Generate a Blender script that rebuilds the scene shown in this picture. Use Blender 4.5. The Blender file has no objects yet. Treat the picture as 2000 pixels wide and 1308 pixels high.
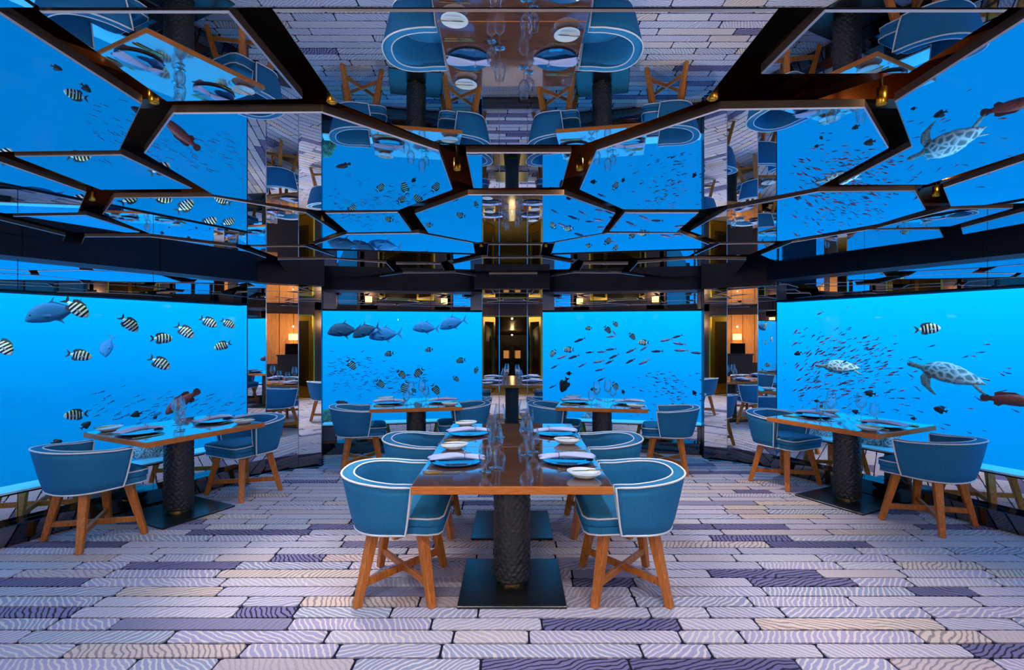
import bpy, bmesh, math, random
import numpy as np
from mathutils import Vector, Matrix, noise

random.seed(7)
PI = math.pi
scn = bpy.context.scene
COL = scn.collection

# ------------------------------------------------------------------ camera
EYE = 1.5
F = 1000.0                      # focal length in pixels of the 2000x1308 frame
cam_data = bpy.data.cameras.new('camera')
cam_data.sensor_width = 36.0
cam_data.lens = 36.0 * F / 2000.0
cam_data.clip_start = 0.02
cam_data.clip_end = 200
cam = bpy.data.objects.new('camera', cam_data)
COL.objects.link(cam)
cam.location = (0, 0, EYE)
cam.rotation_euler = (PI / 2, 0, 0)
scn.camera = cam

# ------------------------------------------------------------------ exposure
scn.view_settings.view_transform = 'Standard'
scn.view_settings.look = 'None'
scn.view_settings.exposure = 0.0
scn.view_settings.gamma = 1.0
scn.view_settings.use_curve_mapping = False
scn.cycles.max_bounces = 14
scn.cycles.glossy_bounces = 10
scn.cycles.diffuse_bounces = 4
scn.cycles.transmission_bounces = 8
scn.cycles.transparent_max_bounces = 24
scn.cycles.sample_clamp_indirect = 6.0

# ------------------------------------------------------------------ world: open sea water all round
world = bpy.data.worlds.new('sea')
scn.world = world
world.use_nodes = True
nt = world.node_tree
nt.nodes.clear()
w_out = nt.nodes.new('ShaderNodeOutputWorld')
w_bg = nt.nodes.new('ShaderNodeBackground')
w_tc = nt.nodes.new('ShaderNodeTexCoord')
w_sep = nt.nodes.new('ShaderNodeSeparateXYZ')
nt.links.new(w_tc.outputs['Generated'], w_sep.inputs[0])
w_map = nt.nodes.new('ShaderNodeMapRange')
w_map.inputs['From Min'].default_value = -0.6
w_map.inputs['From Max'].default_value = 0.6
nt.links.new(w_sep.outputs['Z'], w_map.inputs['Value'])
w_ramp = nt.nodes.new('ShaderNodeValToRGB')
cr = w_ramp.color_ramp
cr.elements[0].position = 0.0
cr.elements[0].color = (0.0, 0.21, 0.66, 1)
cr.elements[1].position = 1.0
cr.elements[1].color = (0.10, 1.10, 2.5, 1)  # brighter than the water in view, raised to add blue fill inside the room
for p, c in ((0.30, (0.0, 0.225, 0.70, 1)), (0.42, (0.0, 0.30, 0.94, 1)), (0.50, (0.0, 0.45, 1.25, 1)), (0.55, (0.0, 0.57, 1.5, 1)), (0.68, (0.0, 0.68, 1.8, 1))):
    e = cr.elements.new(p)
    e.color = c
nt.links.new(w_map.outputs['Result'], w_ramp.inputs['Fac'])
w_x = nt.nodes.new('ShaderNodeMapRange')            # the sea is a little brighter towards +x
w_x.inputs['From Min'].default_value = -0.8
w_x.inputs['From Max'].default_value = 0.6
w_x.inputs['To Min'].default_value = 0.88
w_x.inputs['To Max'].default_value = 1.12
nt.links.new(w_sep.outputs['X'], w_x.inputs['Value'])
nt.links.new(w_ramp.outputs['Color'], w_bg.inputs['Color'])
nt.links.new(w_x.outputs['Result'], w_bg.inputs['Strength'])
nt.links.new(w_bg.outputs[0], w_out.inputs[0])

# daylight coming down through the water, from behind the camera: reaches the fish, not the room
sun_d = bpy.data.lights.new('sunlight', 'SUN')
sun_d.energy = 4.0
sun_d.color = (0.85, 0.95, 1.0)
sun_d.angle = 0.3
sun = bpy.data.objects.new('sunlight', sun_d)
COL.objects.link(sun)
sun.rotation_euler = (math.radians(34), 0, 0)
sun.location = (0, -4, 12)

# ------------------------------------------------------------------ materials
MATS = {}


def mat(name, color=(0.5, 0.5, 0.5), rough=0.5, metal=0.0, spec=0.5, coat=0.0, emis=None, estr=0.0):
    m = bpy.data.materials.new(name)
    m.use_nodes = True
    b = m.node_tree.nodes['Principled BSDF']
    b.inputs['Base Color'].default_value = (*color, 1)
    b.inputs['Roughness'].default_value = rough
    b.inputs['Metallic'].default_value = metal
    b.inputs['Specular IOR Level'].default_value = spec
    b.inputs['Coat Weight'].default_value = coat
    b.inputs['Coat Roughness'].default_value = 0.05
    if emis:
        b.inputs['Emission Color'].default_value = (*emis, 1)
        b.inputs['Emission Strength'].default_value = estr
    MATS[name] = m
    return m


def nodes_of(m):
    return m.node_tree.nodes, m.node_tree.links, m.node_tree.nodes['Principled BSDF']


def add_noise_color(m, c1, c2, scale=(4, 4, 4), nscale=6.0, bump=0.0, coords='Object', detail=6.0, lo=0.3, hi=0.7):
    N, L, b = nodes_of(m)
    tc = N.new('ShaderNodeTexCoord')
    mp = N.new('ShaderNodeMapping')
    mp.inputs['Scale'].default_value = scale
    ns = N.new('ShaderNodeTexNoise')
    ns.inputs['Scale'].default_value = nscale
    ns.inputs['Detail'].default_value = detail
    rp = N.new('ShaderNodeValToRGB')
    rp.color_ramp.elements[0].position = lo
    rp.color_ramp.elements[0].color = (*c1, 1)
    rp.color_ramp.elements[1].position = hi
    rp.color_ramp.elements[1].color = (*c2, 1)
    L.new(tc.outputs[coords], mp.inputs[0])
    L.new(mp.outputs[0], ns.inputs['Vector'])
    L.new(ns.outputs['Fac'], rp.inputs['Fac'])
    L.new(rp.outputs['Color'], b.inputs['Base Color'])
    if bump:
        bp = N.new('ShaderNodeBump')
        bp.inputs['Strength'].default_value = bump
        bp.inputs['Distance'].default_value = 0.01
        L.new(ns.outputs['Fac'], bp.inputs['Height'])
        L.new(bp.outputs[0], b.inputs['Normal'])
    return m


def glossy(name, color, rough=0.0):
    m = bpy.data.materials.new(name)
    m.use_nodes = True
    N, L = m.node_tree.nodes, m.node_tree.links
    N.clear()
    o = N.new('ShaderNodeOutputMaterial')
    g = N.new('ShaderNodeBsdfGlossy')
    g.inputs['Color'].default_value = (*color, 1)
    g.inputs['Roughness'].default_value = rough
    L.new(g.outputs[0], o.inputs[0])
    MATS[name] = m
    return m


def thin_glass(name, tint, blend, maxg=0.6, base=0.02):
    m = bpy.data.materials.new(name)
    m.use_nodes = True
    N, L = m.node_tree.nodes, m.node_tree.links
    N.clear()
    o = N.new('ShaderNodeOutputMaterial')
    t = N.new('ShaderNodeBsdfTransparent')
    t.inputs['Color'].default_value = (*tint, 1)
    g = N.new('ShaderNodeBsdfGlossy')
    g.inputs['Roughness'].default_value = 0.0
    lw = N.new('ShaderNodeLayerWeight')
    lw.inputs['Blend'].default_value = blend
    mr = N.new('ShaderNodeMapRange')
    mr.inputs['To Min'].default_value = base
    mr.inputs['To Max'].default_value = maxg
    mx = N.new('ShaderNodeMixShader')
    L.new(lw.outputs['Facing'], mr.inputs['Value'])
    L.new(mr.outputs[0], mx.inputs[0])
    L.new(t.outputs[0], mx.inputs[1])
    L.new(g.outputs[0], mx.inputs[2])
    L.new(mx.outputs[0], o.inputs[0])
    MATS[name] = m
    return m


glossy('mirror', (0.90, 0.94, 0.98))
glossy('ceiling_mirror', (0.86, 0.94, 1.0))
glossy('bronze_mirror', (0.20, 0.17, 0.17), 0.04)
mat('polished_edge', (0.55, 0.50, 0.48), 0.24, 0.9)
mat('chamfer_edge', (0.80, 0.84, 0.90), 0.28, 0.8)
thin_glass('window_acrylic', (0.985, 1.0, 1.0), 0.12, 0.2, 0.002)
thin_glass('wine_glass', (0.98, 0.995, 1.0), 0.5, 1.0, 0.06)
thin_glass('door_glass', (0.8, 0.8, 0.75), 0.3, 0.4, 0.04)

mat('fascia', (0.005, 0.011, 0.028), 0.35, 0.0, 0.25)
mat('void', (0.006, 0.006, 0.008), 0.7)
mat('copper', (0.45, 0.17, 0.06), 0.3, 1.0)
mat('dark_bronze', (0.05, 0.035, 0.03), 0.3, 0.9)
mat('sill_white', (0.55, 0.88, 0.95), 0.3)
mat('floor_base', (0.012, 0.013, 0.035), 0.95, 0.0, 0.1)
add_noise_color(mat('table_wood', rough=0.09, spec=1.0, coat=1.0), (0.085, 0.032, 0.022), (0.19, 0.070, 0.038), (1.2, 14, 8), 5.0, 0.0)
MATS['table_wood'].node_tree.nodes['Principled BSDF'].inputs['Coat IOR'].default_value = 2.6
MATS['table_wood'].node_tree.nodes['Principled BSDF'].inputs['IOR'].default_value = 1.7
add_noise_color(mat('edge_wood', rough=0.3, spec=0.4), (0.48, 0.13, 0.022), (0.70, 0.21, 0.038), (3, 3, 26), 5.0)
add_noise_color(mat('leg_wood', rough=0.38, spec=0.4), (0.42, 0.112, 0.015), (0.76, 0.24, 0.036), (22, 22, 2.5), 5.0, 0.05)
add_noise_color(mat('panel_wood', rough=0.35, spec=0.4), (0.42, 0.16, 0.04), (0.62, 0.27, 0.075), (12, 12, 1.2), 4.0)
mat('dark_wood', (0.035, 0.018, 0.012), 0.35)
mat('carved_black', (0.026, 0.026, 0.028), 0.34, 0.0, 0.6)
mat('base_steel', (0.06, 0.065, 0.068), 0.28, 0.85)
mat('brass', (0.72, 0.46, 0.06), 0.28, 1.0)
mat('gold', (0.80, 0.48, 0.16), 0.18, 1.0)
mat('silver', (0.85, 0.85, 0.86), 0.12, 1.0)
add_noise_color(mat('fabric_blue', rough=0.75, spec=0.25), (0.013, 0.165, 0.34), (0.019, 0.20, 0.41), (9, 9, 9), 9.0, 0.03)
mat('piping_white', (0.86, 0.84, 0.83), 0.6)
mat('white_china', (0.86, 0.86, 0.86), 0.12, 0.0, 0.5, 0.3)
mat('charger_blue', (0.012, 0.10, 0.24), 0.06, 0.0, 0.8, 0.8)
mat('napkin_linen', (0.62, 0.62, 0.86), 0.85, 0.0, 0.2)
mat('lamp_warm', (0.9, 0.7, 0.4), 0.5, emis=(1.0, 0.62, 0.16), estr=3.0)
mat('lens_warm', (0.9, 0.8, 0.6), 0.4, emis=(1.0, 0.70, 0.36), estr=4.0)
mat('far_light', (0.6, 0.3, 0.1), 0.4, emis=(1.0, 0.40, 0.12), estr=0.8)
mat('screen_black', (0.008, 0.008, 0.01), 0.1)


def carpet_material():
    m = bpy.data.materials.new('carpet')
    m.use_nodes = True
    N, L, b = nodes_of(m)
    b.inputs['Roughness'].default_value = 0.95
    b.inputs['Specular IOR Level'].default_value = 0.1
    b.inputs['Sheen Weight'].default_value = 0.15
    uv = N.new('ShaderNodeUVMap')
    tone = N.new('ShaderNodeAttribute')
    tone.attribute_name = 'tone'
    wv = N.new('ShaderNodeTexWave')
    wv.wave_type = 'BANDS'
    wv.bands_direction = 'X'
    wv.inputs['Scale'].default_value = 11.5
    wv.inputs['Distortion'].default_value = 17.0
    wv.inputs['Detail'].default_value = 3.0
    wv.inputs['Detail Scale'].default_value = 0.33
    L.new(uv.outputs[0], wv.inputs['Vector'])
    base = N.new('ShaderNodeValToRGB')
    base.color_ramp.elements[0].position = 0.0
    base.color_ramp.elements[0].color = (0.15, 0.14, 0.30, 1)
    base.color_ramp.elements[1].position = 1.0
    base.color_ramp.elements[1].color = (0.78, 0.66, 0.58, 1)
    for p, c in ((0.28, (0.24, 0.21, 0.43, 1)), (0.42, (0.33, 0.38, 0.54, 1)), (0.55, (0.42, 0.38, 0.60, 1)), (0.70, (0.52, 0.50, 0.64, 1)), (0.84, (0.68, 0.52, 0.50, 1))):
        e = base.color_ramp.elements.new(p)
        e.color = c
    line = N.new('ShaderNodeValToRGB')
    line.color_ramp.interpolation = 'LINEAR'
    line.color_ramp.elements[0].position = 0.30
    line.color_ramp.elements[0].color = (0.012, 0.012, 0.04, 1)
    line.color_ramp.elements[1].position = 0.36
    line.color_ramp.elements[1].color = (0.74, 0.68, 0.70, 1)
    for p, c in ((0.74, (0.78, 0.70, 0.68, 1)), (0.80, (0.26, 0.21, 0.30, 1)), (0.90, (0.32, 0.26, 0.30, 1))):
        e = line.color_ramp.elements.new(p)
        e.color = c
    L.new(tone.outputs['Fac'], base.inputs['Fac'])
    L.new(tone.outputs['Fac'], line.inputs['Fac'])
    msk = N.new('ShaderNodeValToRGB')
    msk.color_ramp.elements[0].position = 0.66
    msk.color_ramp.elements[0].color = (0, 0, 0, 1)
    msk.color_ramp.elements[1].position = 0.82
    msk.color_ramp.elements[1].color = (0.95, 0.95, 0.95, 1)
    L.new(wv.outputs['Fac'], msk.inputs['Fac'])
    mx = N.new('ShaderNodeMixRGB')
    L.new(msk.outputs['Color'], mx.inputs['Fac'])
    L.new(base.outputs['Color'], mx.inputs['Color1'])
    L.new(line.outputs['Color'], mx.inputs['Color2'])
    ns = N.new('ShaderNodeTexNoise')
    ns.inputs['Scale'].default_value = 90.0
    ns.inputs['Detail'].default_value = 2.0
    L.new(uv.outputs[0], ns.inputs['Vector'])
    m2 = N.new('ShaderNodeMixRGB')
    m2.blend_type = 'MULTIPLY'
    m2.inputs['Fac'].default_value = 0.35
    L.new(mx.outputs['Color'], m2.inputs['Color1'])
    L.new(ns.outputs['Fac'], m2.inputs['Color2'])
    gn = N.new('ShaderNodeMixRGB')
    gn.blend_type = 'MULTIPLY'
    gn.inputs['Fac'].default_value = 1.0
    gn.inputs['Color2'].default_value = (1.04, 1.04, 1.04, 1)
    L.new(m2.outputs['Color'], gn.inputs['Color1'])
    L.new(gn.outputs['Color'], b.inputs['Base Color'])
    bp = N.new('ShaderNodeBump')
    bp.inputs['Strength'].default_value = 0.4
    bp.inputs['Distance'].default_value = 0.004
    L.new(ns.outputs['Fac'], bp.inputs['Height'])
    L.new(bp.outputs[0], b.inputs['Normal'])
    MATS['carpet'] = m


carpet_material()


# ------------------------------------------------------------------ mesh helpers
class MB:
    def __init__(s):
        s.v, s.f, s.m, s.mats = [], [], [], []

    def mi(s, name):
        if name not in s.mats:
            s.mats.append(name)
        return s.mats.index(name)

    def add(s, verts, faces, m='void'):
        o = len(s.v)
        k = s.mi(m)
        s.v += [tuple(p) for p in verts]
        s.f += [tuple(i + o for i in f) for f in faces]
        s.m += [k] * len(faces)

    def box(s, x0, x1, y0, y1, z0, z1, m='void'):
        s.add([(x0, y0, z0), (x1, y0, z0), (x1, y1, z0), (x0, y1, z0), (x0, y0, z1), (x1, y0, z1), (x1, y1, z1), (x0, y1, z1)],
              [(0, 3, 2, 1), (4, 5, 6, 7), (0, 1, 5, 4), (1, 2, 6, 5), (2, 3, 7, 6), (3, 0, 4, 7)], m)

    def prism(s, pts, z0, z1, m='void', mside=None):
        n = len(pts)
        area = sum(pts[i][0] * pts[(i + 1) % n][1] - pts[(i + 1) % n][0] * pts[i][1] for i in range(n))
        if area < 0:
            pts = pts[::-1]
        vs = [(p[0], p[1], z0) for p in pts] + [(p[0], p[1], z1) for p in pts]
        s.add(vs, [tuple(range(n))[::-1], tuple(range(n, 2 * n))], m)
        o = len(s.v) - 2 * n
        k = s.mi(mside or m)
        for i in range(n):
            j = (i + 1) % n
            s.f.append((o + i, o + j, o + n + j, o + n + i))
            s.m.append(k)

    def bar(s, a, b, wa, ha, wb=None, hb=None, m='void', up=(0, 0, 1)):
        a, b = Vector(a), Vector(b)
        wb = wa if wb is None else wb
        hb = ha if hb is None else hb
        d = (b - a).normalized()
        u = Vector(up)
        if abs(d.dot(u)) > 0.95:
            u = Vector((1, 0, 0))
        r = d.cross(u).normalized()
        u = r.cross(d).normalized()
        vs = []
        for p, w, h in ((a, wa, ha), (b, wb, hb)):
            for i, j in ((-1, -1), (1, -1), (1, 1), (-1, 1)):
                vs.append(p + r * (w / 2 * i) + u * (h / 2 * j))
        s.add(vs, [(0, 1, 2, 3), (7, 6, 5, 4), (0, 4, 5, 1), (1, 5, 6, 2), (2, 6, 7, 3), (3, 7, 4, 0)], m)

    def leg(s, a, b, wa, wb, m, rot=0.0):
        # a square leg whose ends are level with the floor
        vs = []
        for p, w in ((a, wa), (b, wb)):
            for i in range(4):
                t = rot + PI / 4 + i * PI / 2
                vs.append((p[0] + w * 0.7071 * math.cos(t), p[1] + w * 0.7071 * math.sin(t), p[2]))
        s.add(vs, [(0, 1, 2, 3), (7, 6, 5, 4), (0, 4, 5, 1), (1, 5, 6, 2), (2, 6, 7, 3), (3, 7, 4, 0)], m)

    def tube(s, pts, r, n=6, m='void', closed=False):
        pts = [Vector(p) for p in pts]
        k = len(pts)
        rings = []
        prev = None
        for i in range(k):
            if closed:
                d = pts[(i + 1) % k] - pts[i - 1]
            else:
                d = pts[min(i + 1, k - 1)] - pts[max(i - 1, 0)]
            d.normalize()
            if prev is None:
                u = Vector((0, 0, 1)) if abs(d.z) < 0.9 else Vector((1, 0, 0))
            else:
                u = prev
            x = d.cross(u)
            if x.length < 1e-5:
                x = d.orthogonal()
            x.normalize()
            u = x.cross(d).normalized()
            prev = u
            rr = r[i] if isinstance(r, (list, tuple)) else r
            rings.append([pts[i] + (x * math.cos(2 * PI * j / n) + u * math.sin(2 * PI * j / n)) * rr for j in range(n)])
        s.rings(rings, m, closed)

    def rings(s, rings, m='void', closed=False, caps=True):
        n = len(rings[0])
        vs = [p for R in rings for p in R]
        fs = []
        k = len(rings)
        for i in range(k if closed else k - 1):
            a, b = i * n, ((i + 1) % k) * n
            for j in range(n):
                q = (j + 1) % n
                fs.append((a + j, a + q, b + q, b + j))
        if not closed and caps:
            fs.append(tuple(range(n))[::-1])
            fs.append(tuple(range((k - 1) * n, k * n)))
        s.add(vs, fs, m)

    def lathe(s, prof, n=24, m='void', c=(0, 0, 0)):
        vs, fs = [], []
        for r, z in prof:
            for j in range(n):
                t = 2 * PI * j / n
                vs.append((c[0] + r * math.cos(t), c[1] + r * math.sin(t), c[2] + z))
        for i in range(len(prof) - 1):
            for j in range(n):
                q = (j + 1) % n
                fs.append((i * n + j, i * n + q, (i + 1) * n + q, (i + 1) * n + j))
        s.add(vs, fs, m)

    def mesh(s, name, smooth=False):
        me = bpy.data.meshes.new(name)
        me.from_pydata(s.v, [], s.f)
        for mm in s.mats:
            me.materials.append(MATS[mm])
        if len(s.mats) > 1:
            me.polygons.foreach_set('material_index', s.m)
        if smooth:
            me.polygons.foreach_set('use_smooth', [True] * len(s.f))
        me.update()
        return me

    def build(s, name, parent=None, smooth=False, fix=True):
        me = s.mesh(name, smooth)
        if fix:
            bm = bmesh.new()
            bm.from_mesh(me)
            bmesh.ops.recalc_face_normals(bm, faces=bm.faces)
            bm.to_mesh(me)
            bm.free()
        o = bpy.data.objects.new(name, me)
        COL.objects.link(o)
        if parent is not None:
            o.parent = parent
        return o


def bevel(o, w, seg=2, angle=0.6):
    me = o.data
    bm = bmesh.new()
    bm.from_mesh(me)
    es = [e for e in bm.edges if len(e.link_faces) == 2 and e.calc_face_angle(0) > angle]
    bmesh.ops.bevel(bm, geom=es, offset=w, segments=seg, profile=0.5, affect='EDGES')
    bm.to_mesh(me)
    bm.free()
    return o


def tag(o, label=None, cat=None, group=None, kind=None):
    if label:
        o['label'] = label
    if cat:
        o['category'] = cat
    if group:
        o['group'] = group
    if kind:
        o['kind'] = kind
    return o


def empty(name, loc=(0, 0, 0), rz=0.0, label=None, cat=None, group=None, kind=None):
    o = bpy.data.objects.new(name, None)
    o.empty_display_size = 0.1
    COL.objects.link(o)
    o.location = loc
    o.rotation_euler = (0, 0, rz)
    return tag(o, label, cat, group, kind)


def dup(root, label=None, group=None):
    r = root.copy()
    COL.objects.link(r)
    r.parent = None
    if label:
        r['label'] = label
    if group:
        r['group'] = group
    for ch in list(root.children):
        c = ch.copy()
        COL.objects.link(c)
        c.parent = r
        for g in list(ch.children):
            d = g.copy()
            COL.objects.link(d)
            d.parent = c
    return r


# ------------------------------------------------------------------ plan of the room
A = (-2.78, 5.38)
B = (-2.66, 5.54)
Cc = (-2.395, 5.743)
D = (-2.172, 5.84)
E = (-2.40, 6.45)
Fp = (-0.40, 6.85)
uL = (-0.4496, -0.8932)
A0 = (A[0] + uL[0] * 4.6, A[1] + uL[1] * 4.6)        # far (rear) end of the left window
R1 = (-3.6, -0.35)
RD = (-0.76, -0.35)
ZB, ZT = 0.36, 1.81
CEIL = 2.2
SLAB = 2.55


def mx(p):
    return (-p[0], p[1])


# the right-hand window stands a little farther out than the left one
AR = (2.95, 5.71)
BR = (2.822, 5.878)
CR = (2.555, 6.082)
DR = (2.319, 6.184)
A0R = (AR[0] + 0.4496 * 4.6, AR[1] - 0.8932 * 4.6)
ZBR, ZTR = 0.425, 1.865


ROOM = [A0, A, B, Cc, D, E, Fp, (-0.365, 6.22), (0.365, 6.22), mx(Fp), mx(E), DR, CR, BR, AR, A0R, mx(R1), R1]


def seg_norm(p0, p1):
    d = Vector((p1[0] - p0[0], p1[1] - p0[1]))
    n = Vector((-d.y, d.x)).normalized()
    mid = Vector(((p0[0] + p1[0]) / 2, (p0[1] + p1[1]) / 2))
    if n.dot(Vector((0, 3.0)) - mid) < 0:
        n = -n
    return d.normalized(), n, d.length               # n points into the room


def seg_box(mb, p0, p1, z0, z1, n_in, n_out, m, t0=0.0, t1=1.0):
    d, n, L = seg_norm(p0, p1)
    q0 = Vector(p0) + d * (L * t0)
    q1 = Vector(p0) + d * (L * t1)
    pts = [q0 + n * n_in, q1 + n * n_in, q1 - n * n_out, q0 - n * n_out]
    mb.prism([(p.x, p.y) for p in pts], z0, z1, m)


# ------------------------------------------------------------------ floor and carpet planks
mb = MB()
mb.prism(ROOM, -0.12, 0.0, 'floor_base')
floor = tag(mb.build('floor'), kind='structure')


def row_span(y):
    xs = []
    n = len(ROOM)
    for i in range(n):
        a, b = ROOM[i], ROOM[(i + 1) % n]
        if (a[1] - y) * (b[1] - y) < 0:
            t = (y - a[1]) / (b[1] - a[1])
            xs.append(a[0] + (b[0] - a[0]) * t)
    return sorted(xs)


def plank_geom(x0, x1, y0, y1, rnd):
    g = 0.0062
    x0 += g; x1 -= g; y0 += g; y1 -= g
    L = x1 - x0
    n = max(2, min(6, int(L / 0.14)))
    c = min(0.012, L * 0.2)
    j = lambda a=0.0025: rnd.uniform(-a, a)
    bot = [(x0 + c + (L - 2 * c) * i / n, y0 + j()) for i in range(n + 1)]
    top = [(x0 + c + (L - 2 * c) * i / n, y1 + j()) for i in range(n, -1, -1)]
    pts = bot + [(x1 + j(), y0 + c), (x1 + j(), y1 - c)] + top + [(x0 + j(), y1 - c), (x0 + j(), y0 + c)]
    return pts


def plank_mesh(items, name):
    vs, fs, uvs, tones = [], [], [], []
    for pts, tone, ang, off in items:
        n = len(pts)
        o = len(vs)
        ca, sa = math.cos(ang), math.sin(ang)
        cx = sum(p[0] for p in pts) / n
        cy = sum(p[1] for p in pts) / n
        vs += [(p[0], p[1], 0.0) for p in pts] + [(p[0], p[1], 0.007) for p in pts]
        fs.append(tuple(range(o + n, o + 2 * n)))
        uvp = []
        for p in pts:
            dx, dy = p[0] - cx, p[1] - cy
            uvp.append((dx * ca - dy * sa + off[0], dx * sa + dy * ca + off[1]))
        uvs += uvp
        for i in range(n):
            k = (i + 1) % n
            fs.append((o + i, o + k, o + n + k, o + n + i))
            uvs += [uvp[i], uvp[k], uvp[k], uvp[i]]
        tones += [tone] * (2 * n)
    me = bpy.data.meshes.new(name)
    me.from_pydata(vs, [], fs)
    ul = me.uv_layers.new(name='UVMap')
    ul.data.foreach_set('uv', [c for p in uvs for c in p])
    at = me.attributes.new('tone', 'FLOAT', 'POINT')
    at.data.foreach_set('value', tones)
    me.materials.append(MATS['carpet'])
    me.update()
    return me


rnd = random.Random(21)
planks = []
ROW = 0.112
y = -0.32
while y + ROW < 6.86:
    sp = [row_span(y + 0.004), row_span(y + ROW - 0.004)]
    if all(len(s) >= 2 for s in sp):
        pairs = [(max(sp[0][0], sp[1][0]), min(sp[0][-1], sp[1][-1]))]
        if y + ROW > 6.29:
            pairs = [(pairs[0][0], -0.42), (0.42, pairs[0][1])]
        for xa, xb in pairs:
            if xb - xa < 0.15:
                continue
            x = xa
            first = True
            while x < xb - 1e-4:
                Ln = rnd.uniform(0.30, 0.95)
                if first:
                    Ln *= rnd.uniform(0.3, 1.0)
                    first = False
                x2 = x + Ln
                if xb - x2 < 0.2:
                    x2 = xb
                tone = rnd.choice([rnd.uniform(0.0, 0.3), rnd.uniform(0.3, 0.6), rnd.uniform(0.3, 0.6), rnd.uniform(0.5, 0.9), rnd.uniform(0.4, 0.8), rnd.uniform(0.36, 0.7), rnd.uniform(0.36, 0.7), rnd.uniform(0.5, 0.78), rnd.uniform(0.5, 0.78), rnd.uniform(0.76, 1.0)])
                ang = rnd.choice([-1, 1]) * rnd.uniform(0.35, 1.25)
                pts = plank_geom(x, x2, y, y + ROW, rnd)
                cx, cy = (x + x2) / 2, y + ROW / 2
                vis = cy > 2.3 and abs(cx) < cy * 1.0 + 0.2
                planks.append((vis, cy * 1.0 + 0.15 * abs(cx), (pts, tone, ang, (rnd.uniform(0, 50), rnd.uniform(0, 50)))))
                x = x2
    y += ROW
planks.sort(key=lambda p: (not p[0], p[1]))
for vis, dd, it in planks[:295]:
    o = bpy.data.objects.new('plank', plank_mesh([it], 'plank'))
    COL.objects.link(o)
    o.parent = floor
o = bpy.data.objects.new('carpet_planks', plank_mesh([p[2] for p in planks[295:]], 'carpet_planks'))
COL.objects.link(o)
o.parent = floor
o['kind'] = 'stuff'

# ------------------------------------------------------------------ walls, windows, pillars
TRIM = [0]


def mirror_tiles(parent, p0, p1, z0, z1, n, out=0.0, name='mirror_panel', m='mirror'):
    for i in range(n):
        mb = MB()
        L = seg_norm(p0, p1)[2]
        g = 0.002 / L
        seg_box(mb, p0, p1, z0, z1, -out, out + 0.012, m, i / n + g, (i + 1) / n - g)
        mb.build(name, parent)


def window_wall(side, num, p0, p1, ntile, kick=True, ZB=ZB, ZT=ZT):
    """a wall with one wide sea window: mirrored below, mirrored header above, dark fascia under the ceiling"""
    mb = MB()
    seg_box(mb, p0, p1, -0.1, ZB, -0.013, 0.14, 'fascia')
    seg_box(mb, p0, p1, ZT, SLAB, -0.013, 0.14, 'fascia')
    w = tag(mb.build('wall_' + side), kind='structure')
    mirror_tiles(w, p0, p1, 0.0, ZB - 0.02, ntile)
    mirror_tiles(w, p0, p1, ZT + 0.02, 2.2, ntile)
    if kick:
        mb = MB()
        seg_box(mb, p0, p1, 0.0, 0.15, 0.10, 0.0, 'bronze_mirror', 0.0, 0.985)
        k = mb.build('kickplate', w)
        bevel(k, 0.004, 1)
    # window: slim frame, acrylic pane, pale sill
    mb = MB()
    seg_box(mb, p0, p1, ZT - 0.0, ZT + 0.02, 0.006, 0.14, 'fascia')
    seg_box(mb, p0, p1, ZB, ZT, 0.0, 0.01, 'fascia', -0.004, 0.0)
    seg_box(mb, p0, p1, ZB, ZT, 0.0, 0.01, 'fascia', 1.0, 1.004)
    wn = tag(mb.build('window_%d' % num), kind='structure')
    mb = MB()
    seg_box(mb, p0, p1, ZB, ZT, -0.02, 0.06, 'window_acrylic')
    mb.build('pane', wn)
    mb = MB()
    seg_box(mb, p0, p1, ZB - 0.008, ZB + 0.006, 0.004, 0.22, 'sill_white')
    mb.build('window_sill', wn)
    return w


def fascia(p0, p1, t0=0.0, t1=1.0, depth=0.16, z0=2.055):
    TRIM[0] += 1
    mb = MB()
    seg_box(mb, p0, p1, z0, SLAB, depth, -0.002, 'fascia', t0, t1)
    o = tag(mb.build('trim_%d' % TRIM[0]), kind='structure')
    # joint covers on the fascia
    d, n, L = seg_norm(p0, p1)
    k = max(1, int(L / 0.9))
    for i in range(1, k):
        mb = MB()
        t = t0 + (t1 - t0) * i / k
        seg_box(mb, p0, p1, z0 + 0.005, 2.40, depth + 0.012, -depth + 0.0, 'fascia', t - 0.03 / L, t + 0.03 / L)
        mb.build('joint_cover', o)
    return o


window_wall('left', 1, A0, A, 5)
window_wall('back_left', 2, E, Fp, 3)
window_wall('back_right', 3, mx(Fp), mx(E), 3)
window_wall('right', 4, AR, A0R, 5, True, ZBR, ZTR)
fascia(A0, A)
fascia(AR, A0R, z0=2.10)
fascia(E, Fp, 0.0, 1.0, 0.22)
fascia(mx(Fp), mx(E), 0.0, 1.0, 0.22)


def pillar(side, pts, ret):
    """faceted mirror pillar: one mirror facet per edge, on a dark core"""
    mb = MB()
    mb.prism(ret, 0.0, SLAB, 'fascia')
    w = tag(mb.build('wall_' + side), kind='structure')
    for i in range(len(pts) - 1):
        mb = MB()
        d, n, L = seg_norm(pts[i], pts[i + 1])
        seg_box(mb, pts[i], pts[i + 1], 0.16, 2.2, 0.0, 0.012, 'mirror', 0.003 / L, 1 - 0.003 / L)
        mb.build('mirror_facet', w)
        mb = MB()
        seg_box(mb, pts[i], pts[i + 1], 0.0, 0.158, -0.012, 0.03, 'bronze_mirror')
        mb.build('kickplate', w)
        if i:
            mb = MB()
            mb.tube([(pts[i][0], pts[i][1], 0.16), (pts[i][0], pts[i][1], 2.2)], 0.0045, 6, 'silver')
            mb.build('edge_strip', w)
    return w


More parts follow.
